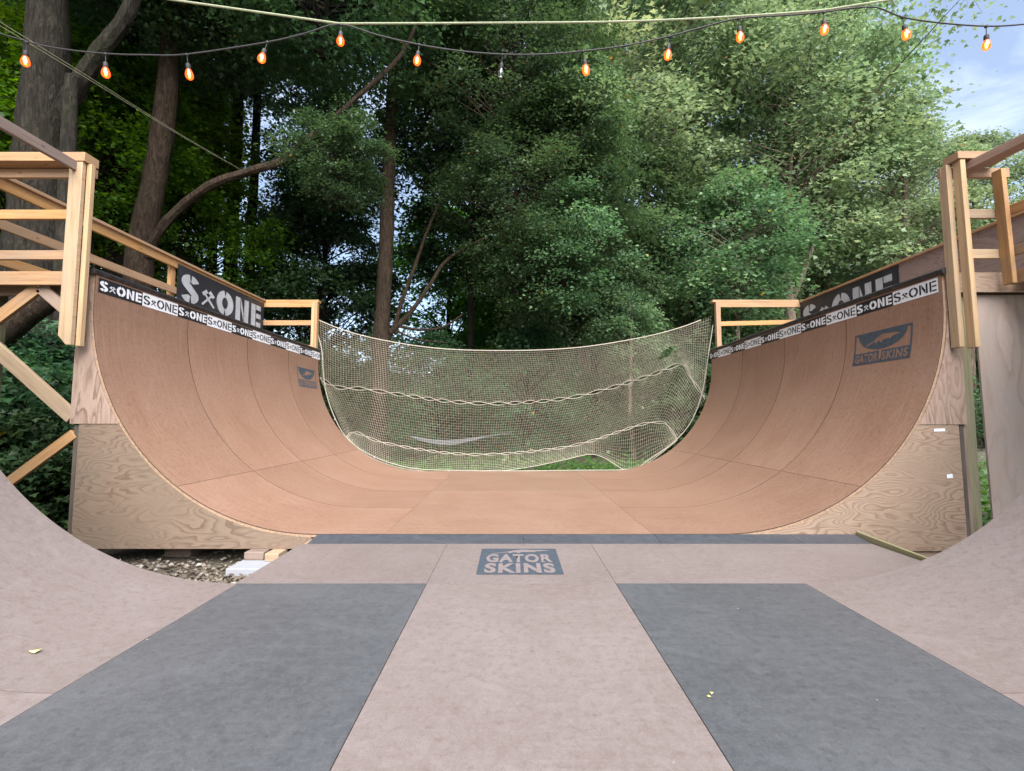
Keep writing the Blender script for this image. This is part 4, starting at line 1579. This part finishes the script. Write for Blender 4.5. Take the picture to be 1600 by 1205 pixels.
def row(pts):
    """pts: (u, v, Y) control points -> dense world polyline, 241 samples by chord"""
    sp = spline([at(*q) for q in pts], 14)
    d = [0]
    for a, b_ in zip(sp, sp[1:]):
        d.append(d[-1] + (b_ - a).length)
    out = []
    NS = 160
    j = 0
    for i in range(NS + 1):
        t_ = d[-1] * i / NS
        while j < len(d) - 2 and d[j + 1] < t_:
            j += 1
        f_ = (t_ - d[j]) / max(1e-9, d[j + 1] - d[j])
        out.append(sp[j].lerp(sp[j + 1], min(1, max(0, f_))))
    return out


rows = [
    row([(497, 500, 9.42), (540, 517, 9.5), (600, 532, 9.65), (690, 545, 9.8), (800, 548, 9.9), (905, 543, 9.85), (1000, 528, 9.7), (1060, 513, 9.55), (1111, 494, 9.42)]),
    row([(500, 590, 9.46), (527, 605, 9.75), (570, 608, 9.95), (640, 619, 10.1), (720, 629, 10.2), (800, 630, 10.2), (900, 620, 10.15), (1000, 592, 10.05), (1040, 577, 9.95), (1066, 570, 9.9), (1080, 592, 9.65), (1101, 622, 9.45)]),
    row([(541, 683, 9.46), (556, 676, 9.75), (600, 692, 9.9), (690, 707, 10.0), (765, 710, 10.0), (860, 702, 10.0), (920, 690, 9.95), (1000, 664, 9.9), (1030, 660, 9.85), (1042, 664, 9.75), (1058, 686, 9.45)]),
    row([(542, 686, 9.44), (580, 715, 9.5), (640, 734, 9.55), (740, 739, 9.55), (820, 731, 9.6), (880, 719, 9.62), (922, 710, 9.66), (945, 716, 9.62), (985, 737, 9.5), (1020, 718, 9.45), (1058, 688, 9.44)]),
]
NS = 160
nr = [26, 19, 11]


def lace(j):
    return math.sin(j * .48 + .6 * math.sin(j * .15))


AMP = [0, .036, .022, 0]
hole = at(1045, 550, 9.75)
for k in range(3):
    bm = bmesh.new()
    vv = []
    for i in range(nr[k] + 1):
        t_ = i / nr[k]
        line = []
        for j in range(NS + 1):
            q = rows[k][j].lerp(rows[k + 1][j], t_)
            q = q + Vector((0, .10 * math.sin(math.pi * t_) * math.sin(math.pi * j / NS), 0))
            q.z += abs(lace(j)) * (AMP[k + 1] * t_ ** 5 - AMP[k] * (1 - t_) ** 5)
            line.append(bm.verts.new(q))
        vv.append(line)
    for i in range(nr[k]):
        for j in range(NS):
            c = (vv[i][j].co + vv[i + 1][j + 1].co) / 2
            dx, dz = c.x - hole.x, c.z - hole.z
            al = dx * .8 + dz * .6
            ac = -dx * .6 + dz * .8
            if (al / .20) ** 2 + (ac / .075) ** 2 < 1:
                continue
            bm.faces.new([vv[i][j], vv[i][j + 1], vv[i + 1][j + 1], vv[i + 1][j]])
    bmesh.ops.delete(bm, geom=[v for v in bm.verts if not v.link_faces], context='VERTS')
    me = bpy.data.meshes.new('mesh_sheet')
    bm.to_mesh(me)
    bm.free()
    o = link(me, 'mesh_sheet', M['net'], netT)
    md = o.modifiers.new("strands", 'WIREFRAME')
    md.thickness = .0058
    md.use_replace = True
    md.use_even_offset = False


def rope(name, pts, r_, mat, parent=None, sides=6, k=4):
    mb = MB()
    mb.tube(spline(pts, k), r_, sides)
    return mb.done(name, M[mat], parent)


rope('border_rope', rows[0][::6], .011, 'rope', netT, k=2)
# twisted lacing: two strands crossing over each other
for rw, amp in ((rows[1], .036), (rows[2], .022)):
    for sgn in (-1, 1):
        pts = [q + Vector((0, .012 * math.cos(j * .48) * sgn, amp * lace(j) * sgn)) for j, q in enumerate(rw)]
        rope('lacing_rope', pts, .0085, 'rope', netT, 5, 1)
rope('border_rope', rows[3][::4], .008, 'rope', netT, k=2)
edge = [(496, 520), (503, 548), (505, 580), (510, 615), (524, 655), (545, 688), (585, 714), (640, 731), (700, 735), (800, 736), (900, 735), (985, 733), (1016, 717), (1056, 688), (1082, 655), (1098, 610), (1106, 560), (1114, 508)]
rope('edge_rope', [at(u, v, 9.44) for u, v in edge], .009, 'rope', netT, k=4)
mb = MB()
for (u, v) in ((504, 562), (509, 600), (523, 655), (585, 714), (700, 736), (812, 737), (1016, 718), (1082, 655), (1104, 575)):
    q = at(u, v, 9.42)
    mb.tube([q + Vector((0, -.035, -.02)), q + Vector((.012, .0, .012)), q + Vector((0, .035, 0))], .006, 5)
mb.done('hook', M['metal'], netT)

# pale hammock hanging in the wood behind the net
mb = MB()
hp = [at(640, 682, 12.5), at(668, 689, 12.5), at(700, 692, 12.5), (at(730, 688, 12.5)), at(762, 682, 12.5), at(800, 676, 12.5)]
sp = spline(hp, 5)
n = len(sp)
for i in range(n - 1):
    w0 = .02 + .10 * math.sin(math.pi * min(1, i / (n - 1) * 1.25)) if i / (n - 1) < .8 else .02
    w1 = .02 + .10 * math.sin(math.pi * min(1, (i + 1) / (n - 1) * 1.25)) if (i + 1) / (n - 1) < .8 else .02
    a, b_ = sp[i], sp[i + 1]
    for dy in (0, .25):
        mb.face([a + Vector((0, dy, w0 / 2)), b_ + Vector((0, dy, w1 / 2)), b_ + Vector((0, dy, -w1 / 2)), a + Vector((0, dy, -w0 / 2))], smooth=True)
    mb.face([a + Vector((0, 0, -w0 / 2)), b_ + Vector((0, 0, -w1 / 2)), b_ + Vector((0, .25, -w1 / 2)), a + Vector((0, .25, -w0 / 2))], smooth=True)
bmesh.ops.remove_doubles(mb.bm, verts=mb.bm.verts, dist=1e-4)
tag(mb.done('hammock', M['stone']), 'pale grey hammock sagging in the wood behind the net', 'hammock')

# ------------------------------------------------------------------ ropes and festoon lights
CY = 3.7
guy = [(-7.5, CY + .2, 5.45), at(200, -12, CY), at(270, 0, CY), at(530, 37, CY)]
mb = MB()
mb.tube([Vector(q) for q in guy], .0085, 7)
mb.tube(spline([at(530, 37, CY), at(760, 36, CY), at(1000, 33, CY), at(1250, 19, CY), at(1370, 3, CY), Vector((5.6, CY + .1, 5.05)), Vector((8.5, CY + .3, 5.7))], 4), .008, 7)
tag(mb.done('guy_rope', M['rope_green']), 'taut pale green rope crossing the whole top of the picture', 'rope')
for dv, dy, lab in ((0, 0, 'upper of two thin ropes running from the left frame edge to the brown limb'), (9, .1, 'lower of two thin ropes running from the left frame edge to the brown limb')):
    a = at(382 + dv * .4, 268 + dv * .3, 9.85)
    c = at(45, 62 + dv * .6, CY + dy)
    d = c + (c - a) * .8
    mb = MB()
    mb.tube(spline([a, a.lerp(c, .5) + Vector((0, 0, -.03)), c, d], 6), .0032, 6)
    tag(mb.done('thin_rope', M['rope_green']), lab, 'rope', 'thin ropes tied to the brown limb')
cordp = [(-40, 40), (50, 67), (100, 77), (165, 84), (230, 86), (292, 85), (418, 66), (478, 52), (530, 38), (590, 55), (655, 70), (720, 80), (785, 85), (850, 85), (911, 80), (980, 71), (1045, 57), (1100, 42), (1154, 29), (1230, 24), (1287, 19), (1330, 13), (1370, 12), (1410, 27), (1470, 36), (1541, 41), (1600, 38), (1680, 28)]
mb = MB()
mb.tube(spline([at(u, v, CY - .02) for u, v in cordp], 4), .006, 7)
tag(mb.done('festoon', M['cord']), 'thin cord drooping in swags that carries the bulbs', 'cord')

DROP = .034
GL = [(r_, z_ - DROP) for r_, z_ in [(.010, -.078), (.016, -.082), (.022, -.094), (.028, -.112), (.031, -.128), (.029, -.143), (.021, -.156), (.010, -.163), (.002, -.165)]]
SK = [(.004, .004), (.012, .0), (.014, -.006), (.013, -.012), (.004, -.014)]


def make_bulb(lit, lab):
    e = thing('light_bulb', lab, 'light bulb', (0, 0, 0), 'bulbs hung from the drooping cord')
    mb = MB()
    mb.lathe([(.007, .006), (.013, .004), (.013, -.010), (.007, -.012)], 10)
    mb.lathe([(.0035, -.01), (.0035, -.036 - DROP)], 8)
    mb.lathe([(r_, z_ - DROP) for r_, z_ in [(.006, -.034), (.016, -.040), (.0185, -.052), (.0185, -.074), (.017, -.082), (.010, -.084)]], 14)
    mb.done('socket', M['cord'], e, local=True)
    mb = MB()
    mb.lathe(GL, 18)
    gls = mb.done('glass', M['amber'] if lit else M['clear'], e, local=True)
    if lit:
        mb = MB()
        mb.lathe([(r_, z_ - DROP) for r_, z_ in [(.002, -.098), (.007, -.106), (.0085, -.122), (.007, -.138), (.002, -.146)]], 10)
        mb.done('filament', M['filament'], e, local=True)
    else:
        mb = MB()
        mb.lathe([(r_, z_ - DROP) for r_, z_ in [(.0015, -.085), (.0015, -.125), (.004, -.13), (.001, -.135)]], 6)
        mb.done('filament', M['white_worn'], e, local=True)
    return e


bulbs = [(42, 66), (165, 84), (292, 85), (418, 66), (533, 39), (655, 70), (785, 85), (911, 80), (1045, 57), (1154, 29), (1287, 19), (1410, 27), (1541, 41)]
desc = ['glowing amber bulb at the far left in front of the big trunk',
        'glowing amber bulb by the forking limb of the big trunk, second from the left',
        'glowing amber bulb right of the forking limb, third from the left',
        'glowing amber bulb on the rising left swag, fourth from the left',
        'glowing amber bulb where the cord meets the taut rope, left of the middle',
        'glowing amber bulb just left of the unlit bulb',
        'unlit clear bulb in the middle of the cord',
        'glowing amber bulb just right of the unlit bulb',
        'glowing amber bulb on the rising swag, fifth from the right',
        'glowing amber bulb close under the taut rope, fourth from the right',
        'glowing amber bulb before the tall right tree, third from the right',
        'glowing amber bulb at the edge of the tall right tree, second from the right',
        'glowing amber bulb alone against the sky at the right']
lit0 = None
for i, ((u, v), lab) in enumerate(zip(bulbs, desc)):
    loc = at(u, v, CY - .02)
    if i == 6:
        e = make_bulb(False, lab)
        e.location = loc
        e.scale = (.85, .85, .95)
    elif lit0 is None:
        lit0 = make_bulb(True, lab)
        lit0.location = loc
        e = lit0
    else:
        e = copy_thing(lit0, loc)
        e['label'] = lab
    e.rotation_euler = (R.uniform(-.15, .15), R.uniform(-.2, .2) , R.uniform(0, 6))
